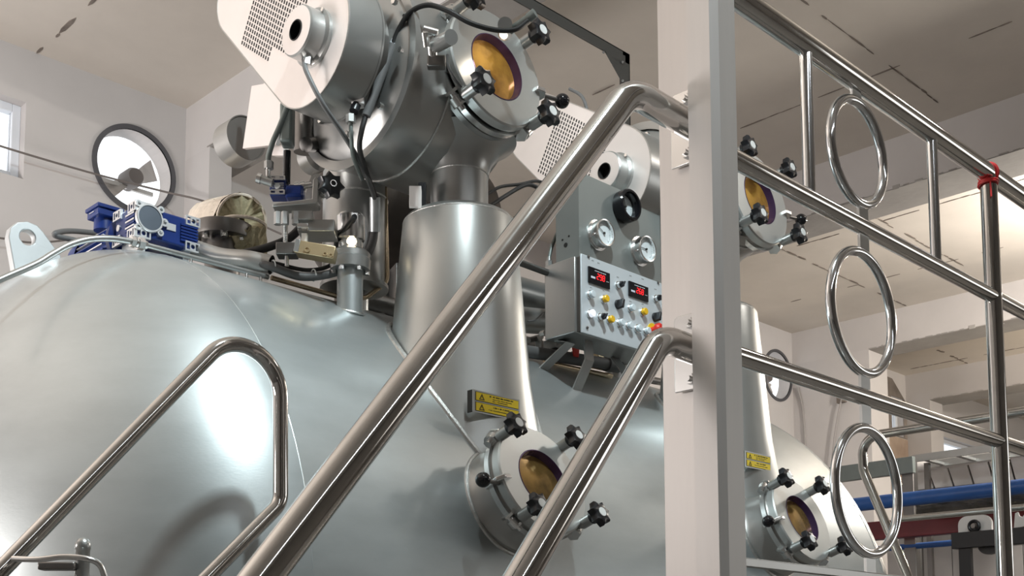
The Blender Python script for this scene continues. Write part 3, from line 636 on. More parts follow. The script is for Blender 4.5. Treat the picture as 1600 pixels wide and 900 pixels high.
# ================================================================== WARNING SIGNS
def sign(label, c0, c1, c2, Y):
    A, Bq, C = aY(*c0, Y), aY(*c1, Y), aY(*c2, Y); w = Bq.x - A.x; h = A.z - C.z
    t = thing('warning_sign', label, 'sign', (A.x + w / 2, Y, C.z), 'yellow warning signs on the necks')
    MB().bb((A.x, Y, C.z), (A.x + w, Y + .0025, A.z)).build('plate', SATIN, t)
    MB().bb((A.x, Y + .0025, C.z), (A.x + .0025, Y + .022, A.z)).build('side_return', INK, t)
    MB().bb((A.x + w - .0025, Y + .0025, C.z), (A.x + w, Y + .022, A.z)).build('side_return', INK, t)
    for k in range(2):
        cz = A.z - h * (.27 + .46 * k); sh = h * .40; sx0, sx1 = A.x + w * .05, A.x + w * .97; cx = (sx0 + sx1) / 2
        s = MB().box((cx, Y - .0005, cz), (sx1 - sx0, .001, sh)).build('sticker', INK, t, ang=0, label='yellow sticker with black border and hazard triangle')
        MB().box((cx, Y - .0013, cz), (sx1 - sx0 - h * .045, .0012, sh - h * .045)).build('yellow_field', YEL, s, ang=0)
        th = sh * .68; tx = sx0 + (sx1 - sx0) * .135; tr = MB()
        O = [(-th * .62, -th / 2), (th * .62, -th / 2), (0, th / 2)]; I = [(p[0] * .62, p[1] * .62 - th * .065) for p in O]
        tr.plate(O, .0006, (tx, Y - .0019, cz), Xv, Zv, [I]); tr.box((tx, Y - .0021, cz + th * .0), (th * .08, .0006, th * .24)); tr.box((tx, Y - .0021, cz - th * .22), (th * .09, .0006, th * .08)).build('hazard_triangle', INK, s, ang=0)
        rn = random.Random(11 + k); pr_ = MB()
        def line(xa, xb, z, hh, den):
            x = xa
            while x < xb:
                l = rn.uniform(.5, 1.0) * hh * den
                if rn.random() > .12: pr_.box((x + l / 2, Y - .0020, z), (l * .72, .0006, hh * rn.uniform(.7, 1.0)))
                x += l
        W_ = sx1 - sx0
        if k == 0: line(sx0 + W_ * .31, sx0 + W_ * .86, cz + sh * .24, sh * .17, .8); line(sx0 + W_ * .38, sx0 + W_ * .82, cz - sh * .04, sh * .09, 1.1); line(sx0 + W_ * .38, sx0 + W_ * .74, cz - sh * .26, sh * .09, 1.1)
        else: line(sx0 + W_ * .40, sx0 + W_ * .78, cz + sh * .20, sh * .18, .8); line(sx0 + W_ * .29, sx0 + W_ * .86, cz - sh * .14, sh * .09, 1.1)
        pr_.build('small_print', INK, s, ang=0, kind='stuff')
    return t
sign('yellow double warning sign with two hazard triangles on the first neck', (739, 608), (812, 625), (739, 643), 2.212)
sign('small yellow double warning sign at the right edge of the tall post', (1164, 704), (1204, 710), (1164, 729), 2.212)
# ================================================================== BLUE GEARMOTOR
MY = 3.0
x0, x1 = aY(212, 340, MY).x, aY(312, 360, MY).x; z0, z1 = aY(212, 369, MY).z, aY(212, 312, MY).z
y1 = aX(178, 340, x0).y
M_ = thing('gearmotor', 'blue worm gearmotor with aluminium corner feet on top of the vessel', 'motor', ((x0 + x1) / 2, (MY + y1) / 2, z0 - .03))
MB().bb((x0 + .004, MY + .004, z0 + .008), (x1 - .004, y1, z1 - .008)).build('gear_housing', BLUE, M_, bevel=.006)
bz, bx_ = (z1 - z0) * .27, (x1 - x0) * .23
def foot(o, ux, uz, w, h):
    O = [(0, 0), (w, 0), (w, h), (0, h)]; b = w * .1
    m = MB().plate(O, .009, o, ux, uz, [[(b, b), (w * .32, b), (w * .32, h - b), (b, h - b)], [(w * .72, b), (w - b, b), (w - b, h - b), (w * .72, h - b)], circ(w * .52, h / 2, min(w * .14, h * .28), 18)])
    m.build('foot', ALU, M_, ang=20)
for zz in (z0, z1 - bz):
    foot((x0, MY + .006, zz), Xv, Zv, bx_, bz); foot((x1 - bx_, MY + .006, zz), Xv, Zv, bx_, bz)
    foot((x0 + .006, MY + .045, zz), -Yv, Zv, .045, bz); foot((x0 + .006, y1, zz), -Yv, Zv, .045, bz)
cx, cz = aY(233, 342, MY).x, aY(233, 341.5, MY).z
cv = MB().lathe([(0, .042), (.010, .042), (.012, .040), (.012, .036)], (cx, MY + .004, cz), -Yv, 48, caps=False).build('bearing_ring', ALU, M_)
MB().lathe([(.010, .037), (.011, .0001)], (cx, MY + .004, cz), -Yv, 48, caps=False).build('bearing_cover', NAVYC, cv)
for a in (45, 135, 225, 315):
    p = Vector((cx + .049 * math.cos(R_(a)), MY + .004, cz + .049 * math.sin(R_(a)))); MB().lathe([(0, .010), (.010, .010), (.010, .005), (.002, .0045), (.002, .0001)], p, -Yv, 18, caps=False).build('boss', ALU, cv)
p = aY(256, 348.5, MY); MB().lathe([(0, .012), (.010, .012), (.010, .006), (.002, .0055), (.002, .0001)], (p.x, MY + .004, p.z), -Yv, 20, caps=False).build('oil_plug', ALU, M_)
a_, b_ = aY(261, 344, MY), aY(275, 362, MY); MB().bb((a_.x, MY + .001, b_.z), (b_.x, MY + .005, a_.z - .006)).build('nameplate', ALU, M_)
for k in range(6):
    z = z0 + .028 + k * (z1 - z0 - .06) / 5
    MB().bb((x1 - .062, MY - .002, z - .003), (x1 - .006, MY + .008, z + .003)).build('fin', BLUE, M_)
    MB().bb((x0 - .001, MY + .01, z - .0025), (x0 + .006, MY + .062, z + .0025)).build('fin', ALU if k % 2 else BLUE, M_)
MB().lathe([(0, .010), (.004, .010)], aX(186, 357, x0 + .004), -Xv, 20).build('oil_plug', ALU, M_)
mx, mz, mr = x0 + .062, z0 + (z1 - z0) * .36, .066
MB().lathe([(0, .062), (.012, .075), (.03, .075), (.034, .06), (.05, .058)], (mx, y1 - .004, mz), Yv, 40).build('motor_flange', BLUE, M_)
mt = MB().cyl((mx, y1 + .03, mz), (mx, y1 + .26, mz), mr - .012, n=36).build('motor_body', BLUE, M_)
for k in range(28):
    a = 2 * math.pi * k / 28 + .1; e = Vector((math.cos(a), 0, math.sin(a)))
    if e.z < -.8: continue
    MB().box(Vector((mx, y1 + .155, mz)) + e * (mr - .007), (.016, .18, .0035), Matrix.Rotation(-a, 3, 'Y')).build('cooling_fin', BLUE if k % 2 else ALU, mt)
MB().lathe([(0, mr + .004), (.05, mr + .004), (.056, mr - .006), (.056, .001)], (mx, y1 + .245, mz), Yv, 36, caps=False).build('fan_cowl', BLUE, M_)
ta, tb = aY(154, 318, y1 + .06), aY(191, 344, y1 + .06)
tyb = aX(136, 335, ta.x).y
tb_ = MB().bb((ta.x, y1 + .06, tb.z), (tb.x, tyb, ta.z - .008)).build('terminal_box', BLUE, M_, bevel=.003)
MB().bb((ta.x - .004, y1 + .055, ta.z - .008), (tb.x + .004, tyb + .006, ta.z + .004)).build('terminal_lid', BLUE, tb_, bevel=.002)
MB().bb((ta.x - .003, y1 + .085, tb.z + .012), (ta.x + .002, tyb - .02, ta.z - .016)).build('rating_plate', ALU, tb_)
MB().cyl(((ta.x + tb.x) / 2, y1 + .10, mz + mr - .02), ((ta.x + tb.x) / 2, y1 + .10, tb.z + .004), .03, n=20).build('terminal_neck', BLUE, tb_)
for x in (x0 + .03, x1 - .03): MB().bb((x - .012, MY + .02, ves_z(MY + .05) - .02), (x + .012, y1 - .02, z0 + .01)).build('mounting_foot', GALV, M_)
# ================================================================== CONDUITS ON THE SHELL
CYD = 2.80
def tube_thing(name, label, cat, pts, r, m, n=12, smooth=True, group=None, fil=None):
    path = fillet(pts, fil, 8) if fil else (spline(pts, 8) if smooth else pts)
    return tag(MB().tube(path, r, n).build(name, m), label, cat, group)
cdt = thing('conduit', 'thin bright steel conduit following the vessel top with a hex coupling', 'pipe', aY(215, 380, CYD))
MB().tube(spline([aY(-60, 466, CYD), aY(0, 437, CYD), aY(55, 413, CYD), aY(82, 397, CYD), aY(108, 383, CYD), aY(140, 374, CYD), aY(175, 373, CYD), aY(206, 377.5, CYD)], 8), .0085, 14).build('tube', SATIN, cdt)
MB().tube([aY(212, 378.5, CYD), aY(300, 402, CYD), aY(419, 433, CYD)], .0075, 14).build('tube', SATIN, cdt)
cp, cq = aY(204, 377, CYD), aY(224, 382, CYD); d_ = (cq - cp).normalized()
MB().lathe([(0, .0155), (.012, .0155)], cp, d_, 6).lathe([(.014, .013), (.02, .013)], cp, d_, 16).lathe([(.021, .0175), (.037, .0175)], cp, d_, 6).lathe([(.038, .012), (.046, .011)], cp, d_, 16).build('coupling', CHROME, cdt)
for x, y in ((298, 406), (407, 434), (385, 428)):
    p = aY(x, y, CYD); MB().cyl((p.x, p.y, p.z - .015), (p.x, p.y, p.z + .008), .005, n=12).build('clip', CHROME, cdt)
tube_thing('bronze_tube', 'heat tinted thin tube bending up left of the first neck', 'pipe',  # steel tube, the coppery reflection is put into its colour
           [aY(424, 434, 2.79), aY(545, 468, 2.77), aY(572, 465, 2.74), aY(605, 440, 2.72), aY(601, 275, 2.72), aY(585, 264, 2.74), aY(545, 272, 2.78)], .0075, BRASSY, 14, fil=.04)
# open steel pipe with cables coming out
pp = [aY(300, 388, 3.05), aY(345, 402, 2.95), aY(385, 406, 2.86), aY(424, 414, 2.80)]
op = MB().tube(spline(pp, 8), .028, 24, caps=False).tube(spline(pp, 8), .0255, 24, caps=False).build('cable_pipe', SATIN, None)
tag(op, 'bent open ended steel pipe with black cables coming out', 'pipe')
tube_thing('cable', 'thick dark cable looping from the open pipe under the sight lamp to the sleeve', 'cable',
           [aY(395, 408, 2.84), aY(425, 417, 2.78), aY(470, 432, 2.74), aY(515, 428, 2.70), aY(550, 413, 2.68), aY(574, 396, 2.68), aY(583, 375, 2.69), aY(585, 352, 2.70)], .0125, RUBBERG, 14)
tube_thing('cable', 'thin black cable from the open pipe up to the sight lamp body', 'cable',
           [aY(398, 407, 2.86), aY(428, 411, 2.80), aY(478, 422, 2.76), aY(515, 415, 2.72), aY(528, 393, 2.70), aY(526, 376, 2.68), LB + Vector((-.04, -.07, .072))], .0062, RUBBER, 12)
for x, y, Y in ((427, 416, 2.78), (490, 430, 2.725), (572, 397, 2.68)):
    p = aY(x, y, Y); tag(MB().torus(p, (1, -.2, .15) if x < 560 else (.6, -.2, .7), .0165, .002, 28, 8).build('cable_tie', WHITE), {427: 'white cable tie on the dark cable next to the open pipe end', 490: 'white cable tie on the dark cable midway below the brass block', 572: 'white cable tie on the dark cable right of the sight lamp'}[x], 'cable tie', 'cable ties')
slv = tag(MB().cyl(aY(586, 308, 2.66), aY(586, 362, 2.69), .0165, n=24).build('cable_sleeve', GALV), 'light grey cable sleeve hanging left of the first neck', 'sleeve')
bundle = [[(474, 100, 2.44, ), (482, 125, 2.47), (505, 165, 2.50), (535, 210, 2.54), (560, 250, 2.57), (577, 285, 2.61), (586, 310, 2.66)]]
tube_thing('cable', 'grey cable running from the guard hub down to the light sleeve', 'cable', [aX(475, 93, GX - .034), aX(479, 112, GX - .045), aY(503, 160, 2.43), aY(535, 208, 2.46), aY(562, 252, 2.52), aY(577, 285, 2.58), aY(585, 309, 2.65)], .0068, RUBBERG, 12)
tube_thing('cable', 'black cable hanging from the upper dark sleeve to the light sleeve', 'cable', [aY(571, 182, 2.42), aY(565, 205, 2.43), aY(562, 232, 2.46), aY(570, 262, 2.53), aY(580, 290, 2.60), aY(588, 309, 2.66)], .0075, RUBBER, 12)
sl2 = thing('cable_sleeve', 'long dark grey cable sleeve in front of the reel drum', 'sleeve', aY(572, 181, 2.42))
MB().cyl(aY(572, 181, 2.42), aY(614, 70, 2.36), .0125, n=20).build('tube', RUBBERG, sl2)
MB().cyl(aY(614, 70, 2.36), aY(617, 63, 2.357), .010, n=16).build('cuff', PVC, sl2)
tube_thing('cable', 'black cable arching from the dark sleeve over the amber hatch glass', 'cable', [aY(613, 72, 2.36), aY(622, 48, 2.34), aY(640, 20, 2.30), aY(668, 8, 2.25), aY(700, 17, 2.20), aY(735, 36, 2.16), aY(775, 47, 2.12), aY(805, 46, 2.09), aY(824, 33, 2.08)], .0068, RUBBER, 12)
tube_thing('cable', 'grey cable branching from the dark sleeve to the hatch bracket', 'cable', [aY(632, 26, 2.32), aY(648, 19, 2.32), aY(660, 28, 2.33), aY(664, 46, 2.34)], .0075, RUBBERG, 12)
lp2 = thing('hatch_lamp', 'small lamp fitting with cable grip on top of the amber hatch glass', 'lamp', aY(790, 40, 2.14))
MB().cyl(aY(789, 52, 2.20), aY(789, 38, 2.14), .020, n=24).build('lamp_body', SATIN, lp2)
ll = bpy.data.lights.new('hatch_lamp_light', 'POINT'); ll.energy = .45; ll.color = (1.0, .86, .72); ll.shadow_soft_size = .02
lo_ = bpy.data.objects.new('hatch_lamp_light', ll); COL.objects.link(lo_); lo_.parent = lp2; lo_.location = aY(786, 60, 2.195) - lp2.location
MB().cyl(aY(797, 48, 2.15), aY(830, 25, 2.08), .0105, n=18).cyl(aY(826, 28, 2.085), aY(836, 20, 2.065), .013, n=18).build('cable_grip', GREYP, lp2)
cj = thing('cable_connector', 'pale square cable connectors between belt guard and light sleeve', 'connector', aY(548, 195, 2.44))
MB().box(aY(560, 157, 2.43), (.034, .03, .034), MVIEW).build('connector_body', WHITEP, cj, bevel=.003)
MB().cyl(aY(553, 174, 2.43), aY(557, 163, 2.43), .013, n=14).build('gland', BLACK, cj)
add_hex(MB(), aY(548, 192, 2.44), Zv, .0135, .022).build('hex_nut', SATIN, cj)
MB().tube(spline([aY(548, 192, 2.44), aY(549, 215, 2.45), aY(552, 245, 2.50), aY(566, 280, 2.58)], 6), .006, 10).build('lead', GREYP, cj)
# bracket assembly left of the upper hatch nozzle
hb = thing('hinge_bracket', 'steel hinge bracket left of the amber hatch, with clamps', 'bracket', aD(672, 92, 3.12))
MB().cyl(aD(671, 45, 3.10), aD(676, 92, 3.12), .014, n=18).build('hinge_pin', CHROME, hb)
MB().cyl(aD(662, 46, 3.08), aD(684, 52, 3.08), .011, n=16).build('clamp_screw', CHROME, hb)
MB().cyl(aD(663, 52, 3.07), aD(666, 74, 3.08), .009, n=14).build('clamp_screw', CHROME, hb)
MB().cyl(aD(682, 70, 3.10), aD(705, 58, 3.03), .020, n=24).build('hinge_barrel', SATIN, hb)
MB().box(aD(682, 98, 3.12), (.05, .03, .03), MVIEW).build('hinge_block', DARKST, hb, bevel=.004)
tube_thing('cable', 'thin black lead looping beside the hatch rim', 'cable', [aD(699, 86, 3.04), aD(701, 105, 3.02), aD(710, 122, 3.02), aD(721, 137, 3.03)], .004, RUBBER, 10)
sw = thing('limit_switch', 'white limit switch plate on the outlet pipe above the first neck', 'switch', aY(654, 328, 2.44))
MB().box(aY(649, 308, 2.44), (.034, .012, .062), MVIEW).build('plate', WHITEP, sw, bevel=.001)
MB().box(aY(660, 306, 2.45), (.022, .03, .07), MVIEW).build('switch_body', BLACK, sw, bevel=.002)
MB().box(aY(656, 312, 2.43), (.01, .02, .058), MVIEW).build('spacer', WHITEP, sw)
# ================================================================== ADJUSTING MECHANISM LEFT OF THE LAMP
def mb_box(px, py, d, size, M=MVIEW): return MB().box(aD(px, py, d), size, M)
MD = 3.30; U = MD / F_PX                                           # metres per pixel at that distance
mw = thing('star_handwheel', 'black star handwheel with chrome hub on a bent steel bracket', 'handwheel', aD(517, 290, MD))
dH = (-E_F * .86 + E_R * .5).normalized()
sc = aD(517, 290, MD - .02); hwm = star_mb(sc, dH, 22.5 * U, .028); hwm.build('star_grip', BLACK, mw, ang=30)
MB().lathe([(.012, 5.5 * U), (.020, 5.5 * U), (.020, 4 * U), (.006, 4 * U), (.006, .0001)], sc, dH, 24, caps=False).build('hub', CHROME, mw)
MB().cyl(sc - dH * .02, sc - dH * .07, .008, n=16).lathe([(0, .013), (.012, .013)], sc - dH * .045, dH, 6).lathe([(0, .016), (.006, .016)], sc - dH * .06, dH, 18).build('spindle', CHROME, mw)
br = thing('bent_bracket', 'bent bright steel bracket carrying the star handwheel', 'bracket', aD(470, 322, MD + .02))
bo = aD(493, 322, MD + .03)
V2 = [(-.118, -.004), (-.006, .010), (-.004, .066), (.004, .074), (.012, .066), (.012, .002), (.006, -.003), (-.118, -.014)]
MB().plate(V2, .06, bo + E_F * .03, E_R, Zv).build('bent_plate', SATIN, br, ang=30, bevel=.002)
MB().lathe([(0, .018), (.05, .018)], bo + E_R * .006 + Zv * .07 + E_F * .03, -E_F, 28).build('rounded_top', SATIN, br)
gm = thing('small_gearbox', 'little blue gearbox with aluminium corner frames and a black motor tube', 'gearbox', aD(432, 314, MD + .06))
gc = aD(436, 297, MD + .08)
MB().box(gc, (.046, .05, .052), MVIEW).build('gear_housing', BLUE, gm, bevel=.003)
for sx in (-1,):
    for zz in (-.024, .018):
        MB().plate([(-.022, 0), (.022, 0), (.022, .012), (-.022, .012)], .006, gc - E_F * .025 + Zv * zz - E_R * .0, E_R, Zv, [[(-.018, .003), (-.006, .003), (-.006, .009), (-.018, .009)], [(.006, .003), (.018, .003), (.018, .009), (.006, .009)]]).build('foot', ALU, gm)
for k in range(4): MB().box(gc - E_F * .026 + Zv * (-.009 + k * .006), (.036, .004, .0022), MVIEW).build('fin', ALU, gm)
MB().cyl(gc - E_F * .02, gc - E_F * .031, .008, n=18).build('cover', WHITE, gm)
MB().box(gc + E_R * .046 - Zv * .010, (.056, .05, .036), MVIEW).build('side_housing', BLUE, gm, bevel=.008)
MB().cyl(gc + E_R * .022 + Zv * .02, gc + E_R * .022 + Zv * .118, .0105, n=20).build('motor_tube', BLACKG, gm)
MB().cyl(gc + E_R * .034 + Zv * .006, gc + E_R * .105 + Zv * .018, .010, n=18).lathe([(.012, .014), (.024, .014), (.024, .011), (.03, .011), (.03, .014), (.042, .014)], gc + E_R * .034 + Zv * .006, E_R + Zv * .17, 20).build('coupling', CHROME, gm)
sb_ = thing('spindle_clamp', 'steel clamp block with threaded spindle below the bent bracket', 'clamp', aD(448, 404, MD))
for px, dd in ((434, .0), (445, -.012), (462, .01)): add_hex(MB(), aD(px, 351, MD + dd), Zv, .0115, .036).build('hex_pillar', SATIN, sb_)
mb_box(474, 341, MD + .03, (.06, .05, .026)).build('upper_block', SATIN, sb_, bevel=.002)
th = MB(); p0, p1 = aD(446, 384, MD), aD(446, 349, MD); th.cyl(p0, p1, .0055, n=14)
for k in range(16): th.torus(p0.lerp(p1, k / 16), Zv, .0058, .0016, 14, 6)
th.build('threaded_spindle', CHROME, sb_)
mb_box(449, 392, MD + .01, (.058, .05, .034)).build('lower_block', DARKST, sb_, bevel=.002)
MB().cyl(aD(448, 416, MD), aD(448, 400, MD), .006, n=14).build('pin', CHROME, sb_)
mb_box(497, 361, MD + .06, (.105, .09, .034)).build('cross_bar', SATIN, sb_, bevel=.002)
mb_box(474, 355, MD - .0, (.03, .03, .012)).build('spacer_plate', CHROME, sb_, bevel=.001)
mb_box(476, 374, MD + .02, (.016, .02, .03)).build('white_stop', WHITEP, sb_, bevel=.001)
bb_ = thing('brass_block', 'brass coloured clamping bar with three screws below the handwheel', 'clamp', aD(494, 404, MD))
Mb = MVIEW @ Matrix.Rotation(R_(10), 3, 'Y')
MB().box(aD(494, 394, MD), (62 * U, .05, .036), Mb).build('bar', BRASSB, bb_, bevel=.0015)
MB().box(aD(466, 388, MD - .001), (8 * U, .051, .036), Mb).build('end_face', SATIN, bb_, bevel=.001)
for px, py, r in ((480, 390, .0085), (508, 397, .006), (517, 399, .006)):
    s0 = aD(px, py, MD - .026); sc_ = MB().lathe([(0, r), (.004, r), (.004, r * .55), (.001, r * .5), (.001, .0001)], s0, -E_F, 20, caps=False).build('cap_screw', BRASSB, bb_)
# guard sheet, round housings and grey motor behind the first belt guard
sh = thing('sheet_guard', 'plain pale sheet guard hanging below the perforated belt guard', 'guard', aX(415, 230, 2.02))
O = [aX(x, y, 2.02) for x, y in ((379, 232), (430, 226), (449, 172), (425, 120), (411, 131), (393, 134))]
MB().plate([(p.y, p.z) for p in O], .015, (2.02, 0, 0), Yv, Zv).build('sheet', SHEET, sh, ang=20, bevel=.001)
O2 = [aX(x, y, 2.06) for x, y in ((425, 243), (442, 243), (446, 190), (428, 190))]
MB().plate([(p.y, p.z) for p in O2], .02, (2.06, 0, 0), Yv, Zv).build('lower_tab', SHEET, sh, ang=20)
def round_housing(label, px, py, Y, r, ln, m):
    p = aY(px, py, Y); t = thing('round_housing', label, 'housing', (p.x, Y, p.z - r))
    MB().lathe([(0, r), (ln, r), (ln + .004, r - .004), (ln + .004, .001)], p, Yv, 44, caps=False).build('barrel', SATIN, t, ang=30)
    MB().lathe([(0, r), (0, r - .004), (.004, r - .006), (.004, .001)], p, Yv, 44, caps=False).build('front_cover', m, t, ang=30)
    return t
round_housing('short fat steel drum housing left of the pale sheet guard', 385, 215, 3.35, .078, .09, DARKST)
q_ = round_housing('small dark round housing behind the black motor tube', 497, 243, 3.1, .052, .05, DARKST)
MB().tube([(q_.location.x, 3.12, q_.location.z + .06), (q_.location.x + .1, 2.95, 1.62), (q_.location.x + .12, 2.72, 1.66)], .012, 12).build('mounting_arm', DARKST, q_)
gr = thing('grey_motor', 'grey green motor casing under the belt guard above the blue gearbox', 'motor', aD(455, 232, 3.32))
MB().box(aD(449, 196, 3.36), (20 * U, .06, 66 * U), MVIEW).build('casing', GREYP, gr, bevel=.008)
MB().cyl(aD(476, 238, 3.46), aD(476, 170, 3.46), 18 * U, n=32).build('motor_barrel', DARKST, gr)
MB().cyl(aD(492, 226, 3.45), aD(478, 226, 3.40), 12 * U, n=24).build('side_boss', DARKST, gr)
av = thing('air_line', 'steel air line with hex fitting dropping to a small valve', 'pipe', aD(418, 290, 3.34))
MB().tube(spline([aD(449, 165, 3.33), aD(438, 195, 3.33), aD(427, 220, 3.33), aD(420, 242, 3.34), aD(419, 256, 3.34)], 6), .008, 14).build('tube', GREYP, av)
add_hex(MB(), aD(420, 264, 3.34), Zv, .0135, .022).build('hex_fitting', SATIN, av)
MB().cyl(aD(419, 277, 3.34), aD(419, 262, 3.34), .007, n=14).build('nipple', CHROME, av)
MB().cyl(aD(405, 279, 3.34), aD(426, 286, 3.34), .0125, n=20).build('valve_body', SATIN, av)
MB().cyl(aD(402, 278, 3.34), aD(408, 280, 3.34), .0145, n=20).build('valve_end', CHROME, av)
# large pipe flange and mineral wool lagging
fp = aD(348, 372, 3.85); fl = thing('pipe_flange', 'dark round pipe flange with bolts behind the blue gearmotor', 'flange', fp)
MB().lathe([(-.01, .10), (.0, .102), (.034, .102), (.036, .10)], fp - Zv * .0, Zv, 56).build('flange_disc', DARKST, fl)
MB().lathe([(-.28, .058), (-.01, .058)], fp, Zv, 32).build('pipe', DARKST, fl)
for k in range(8):
    a = k * math.pi / 4 + .3; c = fp + Vector((.08 * math.cos(a), .08 * math.sin(a), -.024)); hexa(c, Zv, .011, .014).build('bolt', CHROME, fl)
def wool_roll(name, a, b, r, seed, lab, ang=(0, 2 * math.pi), inner=.45):
    rn = random.Random(seed); a = Vector(a); b = Vector(b); u, v, w = frame(b - a); L = (b - a).length; n, m = 40, 8; V = []; Fc = []
    for j in range(m + 1):
        for i in range(n):
            t = ang[0] + (ang[1] - ang[0]) * i / (n - 1); rr = r * (1 + rn.uniform(-.05, .05)); V.append(a + w * (L * j / m + rn.uniform(-.006, .006)) + (u * math.cos(t) + v * math.sin(t)) * rr)
    k0 = len(V)
    for j in range(m + 1):
        for i in range(n):
            t = ang[0] + (ang[1] - ang[0]) * i / (n - 1); V.append(a + w * (L * j / m) + (u * math.cos(t) + v * math.sin(t)) * r * inner)
    for j in range(m):
        for i in range(n - 1):
            q = j * n + i; Fc.append((q, q + 1, q + n + 1, q + n)); q += k0; Fc.append((q, q + n, q + n + 1, q + 1))
    for i in range(n - 1): Fc.append((i, k0 + i, k0 + i + 1, i + 1)); q = m * n + i; Fc.append((q, q + 1, k0 + q + 1, k0 + q))
    for j in range(m): q = j * n; Fc.append((q, q + n, k0 + q + n, k0 + q)); q += n - 1; Fc.append((q, k0 + q, k0 + q + n, q + n))
    return MB().add(V, Fc).build(name, WOOL, None, ang=0)
wt = thing('pipe_lagging', 'torn roll of yellowish mineral wool lagging behind the gearmotor', 'insulation', aD(370, 385, 4.05))
def reparent(o, p):
    w = o.location.copy(); o.parent = p; o.location = w - org(p); return o
wa, wb = aD(378, 344, 3.92), aD(330, 352, 4.25)
r_ = wool_roll('wool_roll', wa, wb, .084, 4, '', inner=.12); reparent(r_, wt)
pf = MB().tube([wa.lerp(wb, .05), wb], .089, 30, caps=False); rn = random.Random(8); pf.v = [tuple(Vector(p) + Vector((rn.uniform(-.003, .003), rn.uniform(-.003, .003), rn.uniform(-.003, .003)))) for p in pf.v]
pf.build('paper_facing', WOOLP, wt, ang=0)
MB().torus(wa, wb - wa, .083, .005, 44, 6).build('torn_edge', WOOLP, wt, ang=0)
MB().torus(aD(378, 352, 3.86), Zv, .077, .006, 44, 6).build('torn_edge', WOOLP, wt, ang=0)
r2_ = wool_roll('wool_slab', aD(378, 352, 3.86), aD(380, 398, 3.90), .078, 9, '', inner=.05); reparent(r2_, wt)
tube_thing('cable', 'thick black hose running from the steel pipe up behind the brass block', 'hose', [aD(345, 402, 3.45), aD(380, 396, 3.44), aD(420, 386, 3.44), aD(452, 372, 3.46), aD(475, 350, 3.5)], .0125, RUBBER, 14)
tube_thing('motor_cable', 'dark grey cable looping out left of the blue motor', 'cable', [aY(150, 385, 3.5), aY(115, 375, 3.5), aY(88, 369, 3.5), aY(88, 364, 3.5), aY(110, 361, 3.55), aY(150, 364, 3.6)], .009, RUBBERG, 12)
# heat exchanger shell lying behind the necks
hx = thing('heat_exchanger', 'dark steel horizontal heat exchanger shell lying behind the first neck', 'heat exchanger', (3.0, 3.45, 1.2))
MB().lathe([(0, .001), (.02, .15), (.05, .25), (.10, .29), (.62, .29), (.67, .25), (.70, .001)], (2.52, 3.45, 1.78), Xv, 64, caps=False).build('shell', HXM, hx, ang=50)
for x in (2.75, 3.0): MB().bb((x - .03, 3.3, 1.15), (x + .03, 3.6, 1.56)).build('leg', DARKST, hx, bevel=.004)
ms = thing('manifold', 'dark pipe manifold low behind the stub and first neck', 'pipe', aY(610, 480, 3.0))
MB().cyl((2.25, 3.02, 1.235), (3.3, 3.02, 1.235), .035, n=20).build('header', DARKST, ms)
for x in (2.42, 2.55, 2.68): MB().cyl((x, 3.02, 1.16), (x, 3.02, 1.32), .018, n=16).build('branch', DARKST, ms)
MB().cyl((2.25, 3.02, 1.13), (2.25, 3.02, 1.23), .02, n=16).build('support', DARKST, ms)
# ================================================================== BEHIND THE CONTROL BOX
tube_thing('cable', 'thin black cable crossing behind the big handrail, upper one', 'cable', [aY(760, 304, 2.6), aY(782, 292, 2.62), aY(812, 288, 2.64), aY(838, 283, 2.66), aY(858, 289, 2.68)], .0055, RUBBER, 10)
tube_thing('cable', 'thick black cable rising behind the big handrail beside the neck', 'cable', [aY(725, 348, 2.5), aY(757, 328, 2.58), aY(790, 306, 2.62), aY(822, 289, 2.64), aY(842, 295, 2.66), aY(850, 306, 2.68)], .007, RUBBER, 10)
c1 = thing('conduit', 'vertical steel conduit with hex coupling left of the control box', 'pipe', aY(862, 470, 2.55))
MB().tube(spline([aY(872, 362, 2.55), aY(866, 375, 2.55), aY(861, 390, 2.55), aY(858, 405, 2.55), aY(857, 423, 2.55)], 6), .0062, 12).tube([aY(872, 408, 2.55), aY(862, 432, 2.55), aY(862, 465, 2.55), aY(870, 480, 2.55)], .0055, 12).build('tube', GREYP, c1)
pq = aY(858, 412, 2.55); add_hex(MB(), pq - Zv * .012, Zv, .0125, .02).lathe([(.021, .009), (.034, .008)], pq - Zv * .012, Zv, 14).build('coupling', SATIN, c1)
def pipe_px(name, label, a, b, Y, r, m, cap=None, cat='pipe'):
    A, B_ = aY(*a, Y), aY(*b, Y); t = thing(name, label, cat, (A + B_) / 2); MB().cyl(A, B_, r, n=28).build('pipe', m, t)
    if cap: d = (B_ - A).normalized(); MB().lathe([(-.04, r + .006), (.025, r + .006), (.03, r - .004)], B_, d, 28).build('end_cap', cap, t)
    return t
pipe_px('steel_pipe', 'slim grey pipe running into the control box from the left', (790, 402), (874, 433), 2.505, .011, DARKST)
pipe_px('steel_pipe', 'wide steel pipe at half height behind the control box', (775, 447), (882, 476), 2.85, .055, SATIN)
pipe_px('steel_pipe', 'wide steel pipe with black end cap low behind the control box', (780, 497), (866, 504), 2.75, .045, SATIN, BLACK)
tube_thing('cable', 'thin grey wire loop in front of the wide steel pipes', 'cable', [aY(825, 502, 2.6), aY(836, 500, 2.6), aY(848, 490, 2.6), aY(862, 483, 2.6)], .003, RUBBERG, 8)
tube_thing('cable', 'black cable bundle hanging at the back corner of the control box', 'cable', [aY(866, 468, 2.54), aY(858, 485, 2.54), aY(860, 505, 2.54), aY(866, 520, 2.55)], .014, RUBBER, 12)
pipe_px('dark_pipe', 'dark rubber covered pipe below the control box', (815, 548), (958, 570), 2.62, .021, RUBBERG, RUBBERG)
